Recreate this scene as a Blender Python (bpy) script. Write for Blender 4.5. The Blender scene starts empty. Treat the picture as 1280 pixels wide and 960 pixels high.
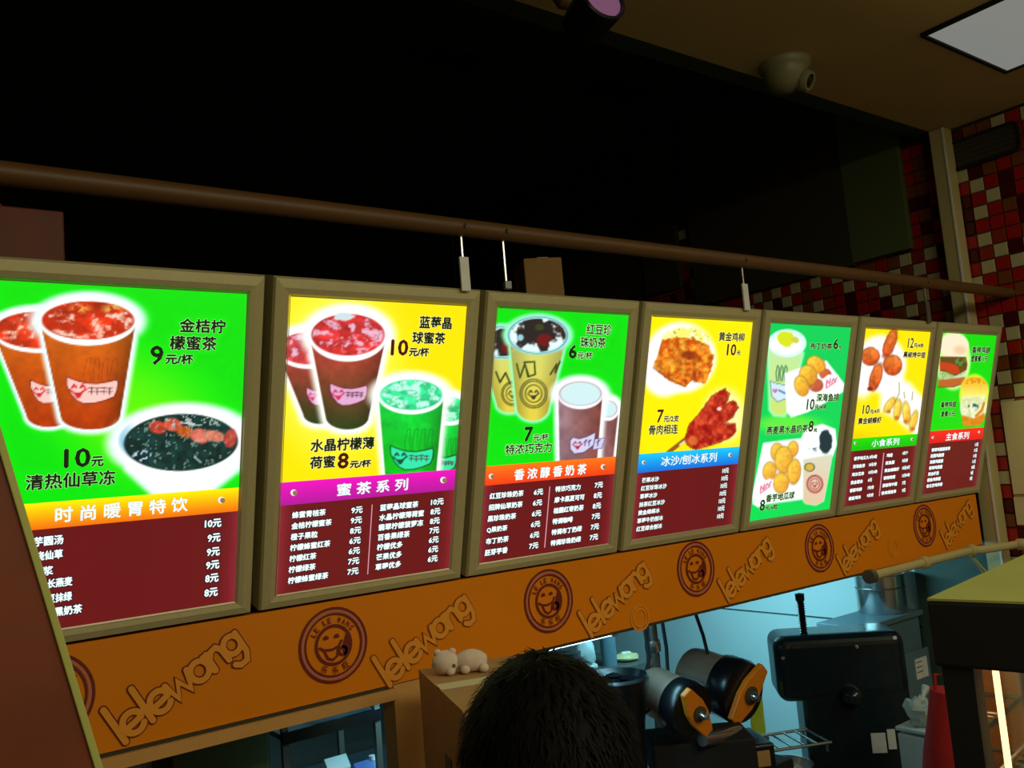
import bpy, math, random
import numpy as np
from mathutils import Vector, Matrix
random.seed(7)
C = bpy.context.scene.collection
PI = math.pi

# ------------------------------------------------------------------ camera
S = 0.55                      # pitch of the light boxes in metres
F = 1098.28
CAM = np.array([-0.2699*S, -3.5319*S, 1.90])
ZB = 1.90-0.4636*S            # height of the light boxes' lower edge
TAU = 0.266                   # forward tilt of the light boxes
def _rot(x, y, z):
    Rx = np.array([[1,0,0],[0,math.cos(x),-math.sin(x)],[0,math.sin(x),math.cos(x)]])
    Ry = np.array([[math.cos(y),0,math.sin(y)],[0,1,0],[-math.sin(y),0,math.cos(y)]])
    Rz = np.array([[math.cos(z),-math.sin(z),0],[math.sin(z),math.cos(z),0],[0,0,1]])
    return Rz@Rx@Ry
RM = _rot(-.1017, -.6430, -.0839) @ np.array([[1,0,0],[0,0,-1],[0,1,0]], float)
cam = bpy.data.cameras.new('camera'); camo = bpy.data.objects.new('camera', cam); C.objects.link(camo)
cam.sensor_width = 36; cam.lens = 36*F/1280; cam.clip_start = .05
camo.matrix_world = Matrix(((RM[0,0],-RM[1,0],-RM[2,0],CAM[0]),(RM[0,1],-RM[1,1],-RM[2,1],CAM[1]),(RM[0,2],-RM[1,2],-RM[2,2],CAM[2]),(0,0,0,1)))
bpy.context.scene.camera = camo
def at(px, py, x=None, y=None, z=None, d=None):
    "the world point seen at a photo pixel, on the plane x=, y= or z= (or at distance d)"
    r = RM.T @ np.array([(px-640)/F, (py-480)/F, 1.])
    t = d if d is not None else (x-CAM[0])/r[0] if x is not None else (y-CAM[1])/r[1] if y is not None else (z-CAM[2])/r[2]
    return Vector(CAM+t*r)

# ------------------------------------------------------------------ world, light, exposure
sc = bpy.context.scene
w = bpy.data.worlds.new('world'); sc.world = w; w.use_nodes = True
w.node_tree.nodes['Background'].inputs[0].default_value = (.10,.11,.08,1)
w.node_tree.nodes['Background'].inputs[1].default_value = .02
sc.view_settings.view_transform = 'Standard'; sc.view_settings.look = 'None'
sc.view_settings.exposure = 0; sc.view_settings.gamma = 1
def area(name, loc, rot, sx, sy, power, col):
    l = bpy.data.lights.new(name, 'AREA'); l.shape = 'RECTANGLE'; l.size = sx; l.size_y = sy; l.energy = power; l.color = col
    o = bpy.data.objects.new(name, l); C.objects.link(o); o.location = loc; o.rotation_euler = rot; return o
ROOM_CEIL = 3.322; XR = 3.947
area('added_room_light', (.9,-3.3,3.25), (math.radians(12),0,0), 2.4, .6, 48, (1,.92,.62))  # unseen light added behind the camera to brighten frames and fascia
area('added_room_light', (3.1,-2.6,3.25), (math.radians(5),0,0), .9, .9, 18, (1,.92,.64))  # second unseen room light, added behind the camera
area('kitchen_tube_light', (1.45,.16,1.37), (math.radians(25),0,0), 1.0, .05, 4, (.34,.82,1))
area('kitchen_tube_light', (3.0,1.05,1.46), (0,math.radians(-35),0), .10, .9, 15, (.32,.80,.95))
area('kitchen_tube_light', (.7,1.5,1.85), (0,0,0), 1.2, .2, 3, (.4,.82,1))

# ------------------------------------------------------------------ helpers
def lin(c):
    return tuple(((v/255+.055)/1.055)**2.4 if v/255 > .04045 else v/255/12.92 for v in c)
def mat(name, col, rough=.6, metal=0., emit=0., noise=.12, scale=30., bump=0., spec=.5, alpha=1., trans=0., col2=None):
    m = bpy.data.materials.new(name); m.use_nodes = True; nt = m.node_tree; b = nt.nodes['Principled BSDF']
    c = lin(col); b.inputs['Base Color'].default_value = (*c,1)
    b.inputs['Roughness'].default_value = rough; b.inputs['Metallic'].default_value = metal
    b.inputs['Specular IOR Level'].default_value = spec
    if trans: b.inputs['Transmission Weight'].default_value = trans
    if alpha < 1: b.inputs['Alpha'].default_value = alpha
    if emit: b.inputs['Emission Color'].default_value = (*c,1); b.inputs['Emission Strength'].default_value = emit
    if noise or bump or col2:
        tc = nt.nodes.new('ShaderNodeTexCoord'); n = nt.nodes.new('ShaderNodeTexNoise')
        n.inputs['Scale'].default_value = scale; n.inputs['Detail'].default_value = 5
        nt.links.new(tc.outputs['Object'], n.inputs['Vector'])
        mx = nt.nodes.new('ShaderNodeMix'); mx.data_type = 'RGBA'
        d = lin(col2) if col2 else tuple(v*(1-noise*1.6) for v in c)
        mx.inputs['A'].default_value = (*(min(1,v*(1+(0 if col2 else noise))) for v in c),1); mx.inputs['B'].default_value = (*d,1)
        nt.links.new(n.outputs['Fac'], mx.inputs['Factor']); nt.links.new(mx.outputs['Result'], b.inputs['Base Color'])
        if bump:
            bp = nt.nodes.new('ShaderNodeBump'); bp.inputs['Strength'].default_value = bump; bp.inputs['Distance'].default_value = .003
            nt.links.new(n.outputs['Fac'], bp.inputs['Height']); nt.links.new(bp.outputs['Normal'], b.inputs['Normal'])
    return m
def emissive_print(name, strength):
    "a backlit print: its ink colours are stored per vertex"
    m = bpy.data.materials.new(name); m.use_nodes = True; nt = m.node_tree; b = nt.nodes['Principled BSDF']
    a = nt.nodes.new('ShaderNodeVertexColor'); a.layer_name = 'ink'
    b.inputs['Base Color'].default_value = (.02,.02,.02,1); b.inputs['Roughness'].default_value = .35
    nt.links.new(a.outputs['Color'], b.inputs['Emission Color']); b.inputs['Emission Strength'].default_value = strength
    return m
class MB:
    "collects shapes for ONE mesh object"
    def __init__(s): s.v = []; s.f = []; s.mi = []; s.ms = []
    def _m(s, m):
        if m not in s.ms: s.ms.append(m)
        return s.ms.index(m)
    def add(s, vs, fs, m=None):
        o = len(s.v); s.v += [tuple(p) for p in vs]; k = s._m(m) if m else 0
        s.f += [tuple(i+o for i in f) for f in fs]; s.mi += [k]*len(fs); return s
    def box(s, c, d, M=None, m=None):
        x,y,z = d[0]/2,d[1]/2,d[2]/2
        vs = [Vector((a*x,b*y,e*z)) for e in (-1,1) for a,b in ((-1,-1),(1,-1),(1,1),(-1,1))]
        if M is not None: vs = [M@v for v in vs]
        c = Vector(c)
        return s.add([v+c for v in vs], [(3,2,1,0),(4,5,6,7),(0,1,5,4),(1,2,6,5),(2,3,7,6),(3,0,4,7)], m)
    def hexa(s, p, m=None):   # bottom four points then top four, ccw from above
        return s.add(p, [(3,2,1,0),(4,5,6,7),(0,1,5,4),(1,2,6,5),(2,3,7,6),(3,0,4,7)], m)
    def prism(s, pts, dvec, m=None):
        n = len(pts); a = [Vector(p) for p in pts]; b = [p+Vector(dvec) for p in a]
        return s.add(a+b, [tuple(range(n-1,-1,-1)), tuple(range(n,2*n))]+[(i,(i+1)%n,(i+1)%n+n,i+n) for i in range(n)], m)
    def tube(s, pts, r, seg=10, m=None, cap=True, closed=False):
        pts = [Vector(p) for p in pts]; n = len(pts); vs = []; rs = r if isinstance(r,(list,tuple)) else [r]*n
        up = None
        for i,p in enumerate(pts):
            if closed: d = pts[(i+1)%n]-pts[i-1]
            else: d = pts[min(i+1,n-1)]-pts[max(i-1,0)]
            d.normalize()
            if up is None:
                up = Vector((0,0,1)) if abs(d.z) < .9 else Vector((1,0,0))
            a = d.cross(up).normalized(); b = a.cross(d).normalized(); up = b
            vs += [p+(a*math.cos(t)+b*math.sin(t))*rs[i] for t in (2*PI*k/seg for k in range(seg))]
        fs = []
        for i in range(n if closed else n-1):
            j = (i+1)%n
            fs += [(i*seg+k, i*seg+(k+1)%seg, j*seg+(k+1)%seg, j*seg+k) for k in range(seg)]
        if cap and not closed: fs += [tuple(range(seg-1,-1,-1)), tuple(range((n-1)*seg, n*seg))]
        return s.add(vs, fs, m)
    def lathe(s, prof, c=(0,0,0), M=None, seg=32, m=None):   # prof: (r, z) list
        c = Vector(c); vs = []; n = len(prof)
        for r,z in prof:
            for k in range(seg):
                v = Vector((r*math.cos(2*PI*k/seg), r*math.sin(2*PI*k/seg), z))
                vs.append((M@v if M is not None else v)+c)
        fs = [(i*seg+k, i*seg+(k+1)%seg, (i+1)*seg+(k+1)%seg, (i+1)*seg+k) for i in range(n-1) for k in range(seg)]
        if prof[0][0] > 1e-6: fs.append(tuple(range(seg-1,-1,-1)))
        if prof[-1][0] > 1e-6: fs.append(tuple(range((n-1)*seg, n*seg)))
        return s.add(vs, fs, m)
    def blob(s, c, r, seg=16, rings=10, M=None, m=None, jit=0):
        c = Vector(c); vs = []; r = r if isinstance(r,(tuple,list)) else (r,r,r)
        for i in range(rings+1):
            t = PI*i/rings
            for k in range(seg):
                a = 2*PI*k/seg; q = 1+(random.uniform(-jit,jit) if 0 < i < rings else 0)
                v = Vector((r[0]*math.sin(t)*math.cos(a)*q, r[1]*math.sin(t)*math.sin(a)*q, r[2]*math.cos(t)*q))
                vs.append((M@v if M is not None else v)+c)
        return s.add(vs, [(i*seg+k, (i+1)*seg+k, (i+1)*seg+(k+1)%seg, i*seg+(k+1)%seg) for i in range(rings) for k in range(seg)], m)
    def build(s, name, m, parent=None, smooth=False, bevel=0, kind=None, loc=None):
        me = bpy.data.meshes.new(name); me.from_pydata([tuple(v) for v in s.v], [], s.f)
        ms = s.ms or [m]
        for q in ms: me.materials.append(q)
        if len(ms) > 1: me.polygons.foreach_set('material_index', s.mi)
        if smooth:
            me.polygons.foreach_set('use_smooth', [True]*len(me.polygons))
            try: me.set_sharp_from_angle(angle=math.radians(40))
            except Exception: pass
        me.update(); o = bpy.data.objects.new(name, me); C.objects.link(o)
        if parent is not None:
            o.parent = parent
            if loc is None: o.matrix_parent_inverse = Matrix.Identity(4)
        if loc: o.location = loc
        if bevel:
            b = o.modifiers.new('bevel', 'BEVEL'); b.width = bevel; b.segments = 2; b.limit_method = 'ANGLE'; b.angle_limit = math.radians(40)
        if kind: o['kind'] = kind
        return o
def tag(o, label, cat, group=None):
    o['label'] = label; o['category'] = cat
    if group: o['group'] = group
    return o
def thing(name, label, cat, loc=(0,0,0), rot=(0,0,0), group=None):
    o = bpy.data.objects.new(name, None); C.objects.link(o); o.location = loc; o.rotation_euler = rot; o.empty_display_size = .1
    return tag(o, label, cat, group)
def rel(root):        # world -> root's local space (root has no parent)
    M = (Matrix.Translation(root.location) @ root.rotation_euler.to_matrix().to_4x4()).inverted()
    return lambda p: M @ Vector(p)
def dup(root, loc, label=None):
    r = root.copy(); C.objects.link(r); r.location = loc
    if label: r['label'] = label
    for ch in list(root.children):
        c = ch.copy(); C.objects.link(c); c.parent = r
        for g in ch.children:
            e = g.copy(); C.objects.link(e); e.parent = c
    return r

M = dict(
 alu=mat('champagne_aluminium',(196,188,140),.45,.15,noise=.06,scale=60),
 alu_dark=mat('light_box_side',(90,80,56),.5,.4),
 fascia=mat('orange_fascia',(240,138,0),.5,noise=.06,spec=.3,scale=3),
 ink=mat('dark_red_ink',(120,28,14),.6,noise=.05), inkfaint=mat('very_faint_orange_ink',(240,146,20),.6,noise=.03), inkmid=mat('brown_orange_ink',(150,72,12),.6,noise=.05), ink2=mat('pale_orange_ink',(240,165,60),.6,noise=.05),
 ink3=mat('faint_orange_ink',(246,160,40),.6,noise=.05),
 inkpink=mat('pink_ink',(205,120,90),.6,noise=.05),
 ceiling=mat('cream_ceiling',(196,176,120),.9,noise=.06,scale=4),
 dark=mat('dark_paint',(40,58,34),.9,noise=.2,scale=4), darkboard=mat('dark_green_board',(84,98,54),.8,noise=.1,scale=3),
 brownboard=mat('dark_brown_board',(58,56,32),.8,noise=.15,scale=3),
 grout=mat('grout',(60,48,34),.9), cream=mat('cream_paint',(190,178,124),.5,noise=.07,scale=12),
 tan=mat('tan_wood',(214,160,88),.55,noise=.10,scale=14), rod=mat('brown_pipe',(98,68,32),.5,noise=.15,scale=9),
 white=mat('white_panel',(205,225,225),.45,noise=.05,scale=3), black=mat('black_plastic',(14,16,20),.3,noise=.1),
 blackm=mat('matt_black',(8,8,9),.8), steel=mat('steel',(200,205,205),.22,.95,noise=.05),
 greymetal=mat('grey_metal',(120,125,120),.4,.7,noise=.12), darkteal=mat('dark_machine_enamel',(20,34,40),.22,.1,noise=.1),
 cord=mat('dark_cable',(20,28,34),.5), orange=mat('orange_enamel',(222,130,22),.4,noise=.08),
 paper=mat('off_white_paper',(214,205,160),.8,noise=.05), card=mat('cardboard',(178,138,84),.85,noise=.12,scale=18),
 red=mat('red_cloth',(170,18,14),.85,noise=.15,scale=20,bump=.4), hair=mat('black_hair',(5,4,3),.7,noise=.3,scale=60,bump=.3,spec=.15),
 skin=mat('skin',(190,140,105),.6,noise=.05), shirt=mat('dark_shirt',(30,32,40),.8), trousers=mat('dark_trousers',(24,26,34),.85),
 wood=mat('red_brown_wood',(120,52,20),.55,noise=.3,scale=10), greycab=mat('blue_grey_cabinet',(92,120,132),.5,noise=.07,scale=5),
 lime=mat('lime_plastic',(190,210,60),.4), film=mat('clear_plastic',(215,235,235),.2,noise=.1,trans=.5),
 plush=mat('pale_pink_plush',(225,205,190),.9,noise=.12,scale=40,bump=.5),
 glass=mat('cabinet_glass',(245,245,240),.03,trans=1.,noise=0), floor=mat('grey_floor_tile',(110,104,96),.35,noise=.1,scale=6),
 wallp=mat('cream_wall',(190,172,130),.8,noise=.06), glowtube=mat('lit_tube',(190,245,255),.4,emit=6.,noise=0),
 warmtube=mat('lit_warm_tube',(255,214,150),.4,emit=2.6,noise=0), panel=mat('ceiling_lamp_diffuser',(150,154,150),.5,emit=.62,noise=.02),
 lens=mat('lens_glass',(16,18,24),.08), pink=mat('pink_lit_glass',(170,120,160),.3,emit=.25,noise=0),
 green=mat('green_sticker',(40,110,40),.7), inkgrey=mat('grey_ink',(96,96,70),.8), pblue=mat('blue_plastic',(70,110,190),.4), pwhite=mat('white_plastic',(225,230,228),.4),
)
M['alu_in'] = mat('frame_inner_lip',(196,190,160),.35,.3,noise=.05)
M['shadeteal'] = mat('shaded_wall_teal',(60,84,76),.6,noise=.1,scale=4)
M['amber'] = mat('amber_back_panel',(206,132,60),.5,noise=.1)
M['drum'] = mat('brown_grey_drum',(128,112,98),.4,.2,noise=.12)
M['dome'] = mat('dome_plastic',(140,140,104),.4,noise=.04)
M['plate'] = mat('olive_top_plate',(172,176,92),.6,noise=.08,scale=6)

# ------------------------------------------------------------------ structure
def struct(o): o['kind'] = 'structure'; return o
Y0, Y1, XL = -4.6, 4.2, -3.0
struct(MB().box(((XL+XR)/2,(Y0+Y1)/2,-.05),(XR-XL,Y1-Y0,.1)).build('floor', M['floor']))
struct(MB().box(((XL+XR)/2,(Y0+.02)/2,ROOM_CEIL+.06),(XR-XL,.02-Y0,.12)).build('ceiling', M['ceiling']))
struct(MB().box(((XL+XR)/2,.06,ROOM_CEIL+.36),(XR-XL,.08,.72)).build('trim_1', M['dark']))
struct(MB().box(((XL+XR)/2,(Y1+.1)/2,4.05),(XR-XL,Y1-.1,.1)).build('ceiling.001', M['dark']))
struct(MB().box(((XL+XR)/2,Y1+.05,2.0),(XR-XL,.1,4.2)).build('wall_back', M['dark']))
struct(MB().box((XL-.05,(Y0+Y1)/2,2.0),(.1,Y1-Y0,4.2)).build('wall_left', M['wallp']))
struct(MB().box(((XL+XR)/2,Y0-.05,1.7),(XR-XL,.1,3.6)).build('wall_front', M['wallp']))
wall = struct(MB().box((XR+.056,(Y0+Y1)/2,2.0),(.1,Y1-Y0,4.2)).build('wall_right', M['grout']))
# unseen dark lid over the kitchen, added to keep its light out of the void
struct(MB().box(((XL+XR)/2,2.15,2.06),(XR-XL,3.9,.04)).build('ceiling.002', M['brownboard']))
# white panelled lower part of the kitchen side wall and the back of the kitchen
struct(MB().box((XR-.012,2.16,.505),(.022,4.04,1.0)).box((XR-.012,2.16,1.525),(.022,4.04,1.02)).build('trim_2', M['white']))
struct(MB().box((0.5,Y1-.012,1.0),(6.8,.022,2.0)).build('trim_3', M['white']))

# mosaic tiles of the right wall, every one an object of its own near the camera
TS = .0632
tcols = [('cream',(196,190,146),.30),('red',(170,30,22),.26),('maroon',(78,14,16),.18),('brown',(128,72,30),.18),('rust',(150,50,24),.08)]
tm = {}
for n,c,_ in tcols:
    m_ = mat(n+'_glass_tile', c, .25, noise=.06, scale=8); a = TS/2-.0018; b = a-.003
    me = bpy.data.meshes.new('tile'); 
    me.from_pydata([(0,-a,-a),(0,a,-a),(0,a,a),(0,-a,a),(-.007,-b,-b),(-.007,b,-b),(-.007,b,b),(-.007,-b,b)], [], [(7,6,5,4),(0,1,5,4),(1,2,6,5),(2,3,7,6),(3,0,4,7),(0,3,2,1)])
    me.materials.append(m_); tm[n] = (me, m_)
trs = random.Random(11)
def tile_colour(i, j):
    r = trs.random(); k = (i+j)%2
    if k: return 'cream' if r < .50 else 'red' if r < .70 else 'brown' if r < .9 else 'maroon'
    return 'red' if r < .42 else 'maroon' if r < .66 else 'brown' if r < .86 else 'rust'
cand = []
ztop = ROOM_CEIL-.01
for i in range(-30, 40):          # along y
    y = .035-i*TS+TS/2
    if y > 2.4: continue
    for j in range(0, 40):
        z = ztop-TS/2-j*TS
        if z < .75 or (y > .13 and z < 2.1) or y < -2.2: continue
        q = RM@(np.array([XR,y,z])-CAM)
        px, py = (640+F*q[0]/q[2], 480+F*q[1]/q[2]) if q[2] > .1 else (-999,-999)
        vis = 0 <= px <= 1285 and 100 < py < 735 and (px > 1130 or py > 340) and not (px < 1175 and py > 405) and not (px < 1225 and 430 < py < 600)
        behind_notice = px > 1262 and 505 < py < 650
        cand.append((0 if (vis and not behind_notice) else 1, q[2], y, z, i, j))
cand.sort(key=lambda t: (t[0], t[1]))
rest = MB()
for n_, (v_, _, y, z, i, j) in enumerate(cand):
    cn = tile_colour(i, j); me, m_ = tm[cn]
    if n_ < 298 and v_ == 0:
        o = bpy.data.objects.new('tile', me); C.objects.link(o); o.location = (XR+.006, y, z); o.parent = wall
    else:
        a = TS/2-.0018; b = a-.003
        P = [(XR+.006,y-a,z-a),(XR+.006,y+a,z-a),(XR+.006,y+a,z+a),(XR+.006,y-a,z+a),(XR-.001,y-b,z-b),(XR-.001,y+b,z-b),(XR-.001,y+b,z+b),(XR-.001,y-b,z+b)]
        rest.add(P, [(7,6,5,4),(0,1,5,4),(1,2,6,5),(2,3,7,6),(3,0,4,7)], m_)
rest.build('mosaic_tiles', None, wall, kind='stuff')

# ------------------------------------------------------------------ light boxes: frames, backlit prints, lettering
GAP = .034*S; W = S-GAP; H = 1.3438*S; RAIL = .0357
prm = emissive_print('backlit_print', 1.1)
prl = emissive_print('backlit_print_lettering', 1.1)
def ctr(k): return np.array([(k-.5)*S, .028*math.cos(TAU), ZB+.028*math.sin(TAU)])
RX = np.array([[1,0,0],[0,math.cos(TAU),-math.sin(TAU)],[0,math.sin(TAU),math.cos(TAU)]])
PF = -.0265                   # print plane, local y of a light box
def uv(k, px, py):            # photo pixel -> (x, z) on the print of box k
    r = RX.T@(RM.T@np.array([(px-640)/F,(py-480)/F,1.])); o = RX.T@(CAM-ctr(k)); t = (PF-o[1])/r[1]
    p = o+t*r; return p[0], p[2]
def pix(k, x, z):             # arrays on the print -> photo pixels
    P = np.stack([x, np.full_like(x, PF), z], -1)@RX.T+ctr(k); q = (P-CAM)@RM.T
    return 640+F*q[:,0]/q[:,2], 480+F*q[:,1]/q[:,2]
def grid_mesh(name, xs, zs, yl, cols, m, parent):
    nx, nz = len(xs), len(zs); X, Z = np.meshgrid(xs, zs); co = np.stack([X.ravel(), np.full(nx*nz, yl), Z.ravel()], -1)
    i = np.arange((nx-1)*(nz-1)); r, c = i//(nx-1), i%(nx-1); a = r*nx+c
    f = np.stack([a, a+1, a+nx+1, a+nx], -1).ravel()
    me = bpy.data.meshes.new(name); me.vertices.add(len(co)); me.vertices.foreach_set('co', co.ravel().astype(np.float32))
    nf = len(i); me.loops.add(nf*4); me.loops.foreach_set('vertex_index', f.astype(np.int32)); me.polygons.add(nf)
    me.polygons.foreach_set('loop_start', np.arange(nf, dtype=np.int32)*4)
    me.update(calc_edges=True); ink(me, cols); me.materials.append(m)
    o = bpy.data.objects.new(name, me); C.objects.link(o); o.parent = parent; return o
def tolin(c): c = np.clip(c, 0, 1); return np.where(c > .04045, ((c+.055)/1.055)**2.4, c/12.92)
def ink(me, cols):
    at_ = me.color_attributes.new('ink', 'FLOAT_COLOR', 'POINT'); n = len(me.vertices)
    a = np.ones((n,4), np.float32); a[:,:3] = tolin(np.broadcast_to(cols, (n,3))); at_.data.foreach_set('color', a.ravel())
# --- picture drawing: the ink colour of every point of a print, as a function of place on it
class Art:
    def __init__(s, X, Y, base): s.X = X; s.Y = Y; s.c = np.array(base, float)[None,:].repeat(len(X), 0)/255
    def mix(s, a, col):
        col = np.array(col, float)/255 if not isinstance(col, np.ndarray) else col
        s.c = s.c*(1-a[:,None])+col*a[:,None]
    def ell(s, cx, cy, rx, ry, rot=0):
        c, n = math.cos(math.radians(rot)), math.sin(math.radians(rot)); dx, dy = s.X-cx, s.Y-cy
        u, v = dx*c+dy*n, -dx*n+dy*c
        return (np.sqrt((u/rx)**2+(v/ry)**2)-1)*min(rx, ry)
    def poly(s, pts):
        d = np.full(len(s.X), 1e9); ins = np.zeros(len(s.X), bool); n = len(pts)
        for i in range(n):
            (x0,y0),(x1,y1) = pts[i], pts[(i+1)%n]; ex, ey = x1-x0, y1-y0; wx, wy = s.X-x0, s.Y-y0
            t = np.clip((wx*ex+wy*ey)/(ex*ex+ey*ey+1e-9), 0, 1); d = np.minimum(d, np.hypot(wx-ex*t, wy-ey*t))
            cond = (y0 > s.Y) != (y1 > s.Y)
            ins ^= cond & (s.X < (x1-x0)*(s.Y-y0)/((y1-y0) if y1 != y0 else 1e-9)+x0)
        return np.where(ins, -d, d)
    def line(s, pts):
        d = np.full(len(s.X), 1e9)
        for (x0,y0),(x1,y1) in zip(pts[:-1], pts[1:]):
            ex, ey = x1-x0, y1-y0; wx, wy = s.X-x0, s.Y-y0; t = np.clip((wx*ex+wy*ey)/(ex*ex+ey*ey+1e-9), 0, 1)
            d = np.minimum(d, np.hypot(wx-ex*t, wy-ey*t))
        return d
    def fill(s, sd, col, soft=.7, op=1.): s.mix(np.clip(.5-sd/soft/2, 0, 1)*op, col)
    def glow(s, sd, col, r0, r1, op=1.):     # full inside r0, fading out by r1
        t = np.clip((r1-sd)/(r1-r0), 0, 1); s.mix(t*t*(3-2*t)*op, col)
    def noise(s, sc, seed=0, oct=2, ax=1., ay=1.):
        def h(i, j): 
            v = np.sin(i*127.1+j*311.7+seed*74.7)*43758.5453; return v-np.floor(v)
        t = np.zeros(len(s.X)); amp = 1; tot = 0
        for o in range(oct):
            x, y = s.X/sc*2**o*ax, s.Y/sc*2**o*ay; i, j = np.floor(x), np.floor(y); u, v = x-i, y-j; u = u*u*(3-2*u); v = v*v*(3-2*v)
            t += amp*((h(i,j)*(1-u)+h(i+1,j)*u)*(1-v)+(h(i,j+1)*(1-u)+h(i+1,j+1)*u)*v); tot += amp; amp *= .55
        return t/tot
def grad(a, t, c0, c1):
    return (np.array(c0)[None,:]*(1-t[:,None])+np.array(c1)[None,:]*t[:,None])/255
def ink_face(a, k, cx, cy, s, col, col2=None):
    "the smiling face of the shop's logo"
    for ex in (-.42, .42):
        a.fill(a.line([(cx+(ex-.2)*s,cy-.2*s),(cx+ex*s,cy-.45*s),(cx+(ex+.2)*s,cy-.22*s)])-.11*s, col)
    a.fill(a.line([(cx-.85*s,cy+.02*s),(cx-.4*s,cy+.38*s),(cx+.2*s,cy+.38*s),(cx+.8*s,cy-.05*s)])-.09*s, col)
    a.fill(a.poly([(cx-.5*s,cy+.35*s),(cx+.45*s,cy+.32*s),(cx+.15*s,cy+.85*s),(cx-.15*s,cy+.88*s)]), col2 or col)
def cup(a, rim, bot, body0, body1, halo=(235,255,255), liq=(190,50,20), ice=.5, rimw=4, rimh=5, hr=9, seed=0, icecol=(250,225,215), label=True, labcol=(250,200,190), facecol=(205,40,40), squig=(110,50,20), wall=None, clipdx=0):
    cx, cy, rx, ry = rim; bx, by, brx, bry = bot
    body = [(cx-rx+1.5,cy+2)]+[(bx-brx*math.cos(t), by+bry*math.sin(t)) for t in np.linspace(0, PI, 13)]+[(cx+rx-1.5,cy+2)]
    sb = a.poly(body); sr = a.ell(cx, cy, rx, ry)
    a.glow(np.minimum(sb, sr), halo, 1.5, hr)
    t = np.clip((a.Y-cy)/(by+bry-cy), 0, 1); u = (a.X-(cx+(bx-cx)*t))/(rx+(brx-rx)*t)
    col = grad(a, t, body0, body1); n = a.noise(9, seed+3)
    col = col*(1-.38*np.clip(u,0,1)[:,None]**2-.10*np.clip(-u,0,1)[:,None])*(0.90+.2*n[:,None])
    if wall: col = np.where((t < .17)[:,None], col*.35+.65*np.array(wall)/255, col)
    a.fill(sb, np.clip(col,0,1))
    # drink surface with ice, white rim
    a.fill(sr, (250,253,252))
    si = a.ell(cx, cy-.5, rx-rimw*.8, ry-rimh); n1 = a.noise(15, seed, 2, 1, 1.5); n2 = a.noise(9, seed+9, 3, 1, 1.3)
    c = np.array(liq)/255*(.72+.6*n1[:,None]); a.fill(si, np.clip(c,0,1))
    k = (1/(1+np.exp(-(n2-(.80-.38*ice))*26)))*np.clip(-si/2,0,1); a.mix(k*.95, icecol)
    e = np.exp(-((n1-.5)/.025)**2)*np.clip(-si/2,0,1); a.mix(e*.3, tuple(v*.45 for v in liq))
    if squig:
        for q in range(4):
            x0 = bx-.15*brx+q*.3*brx; yy = cy+(by-cy)*.42
            a.fill(a.line([(x0,yy+.33*(by-cy)),(x0-.08*brx,yy+.14*(by-cy)),(x0+.03*brx,yy-.02*(by-cy)),(x0+.16*brx,yy-.03*(by-cy)),(x0+.12*brx,yy+.12*(by-cy)),(x0+.2*brx,yy+.3*(by-cy))])-.35, squig, op=.6)
    if label:
        lx, ly, lw, lh = bx-.85*brx, cy+(by-cy)*.60, 1.78*brx, (by-cy)*.25
        P = [(lx+.03*lw,ly-.06*lh),(lx+.12*lw,ly+.02*lh),(lx+.25*lw,ly+.12*lh),(lx+.4*lw,ly+.2*lh),(lx+.6*lw,ly+.22*lh),(lx+.8*lw,ly+.15*lh),(lx+.97*lw,ly+.06*lh),(lx+lw,ly+.16*lh),(lx+.98*lw,ly+.5*lh),(lx+.93*lw,ly+.76*lh),(lx+.75*lw,ly+.92*lh),(lx+.55*lw,ly+1.03*lh),(lx+.35*lw,ly+1.05*lh),(lx+.22*lw,ly+.92*lh),(lx+.1*lw,ly+.62*lh),(lx+.03*lw,ly+.3*lh)]
        sp = a.poly(P); a.fill(np.abs(sp)-.7, tuple(v*.55 for v in facecol)); a.fill(sp+.6, labcol)
        ink_face(a, 0, lx+.25*lw, ly+.46*lh, .19*lw, facecol)
        for q in range(4):
            gx, gy = lx+(.50+.115*q)*lw, ly+(.5+.03*(q%2))*lh; g = .05*lw
            a.fill(a.line([(gx-g,gy-g),(gx+g,gy-1.1*g)])-.45, (70,30,40)); a.fill(a.line([(gx,gy-1.2*g),(gx-.1*g,gy+1.3*g)])-.45, (70,30,40)); a.fill(a.line([(gx-g,gy+.4*g),(gx+g,gy+.3*g)])-.4, (70,30,40))
def cup_seal(a, cx, cy, rx, ry, col):
    for r in (1, .86, .6): a.fill(np.abs(a.ell(cx, cy, rx*r, ry*r))-.55, col)
    ink_face(a, 0, cx, cy, rx*.5, col)

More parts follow.
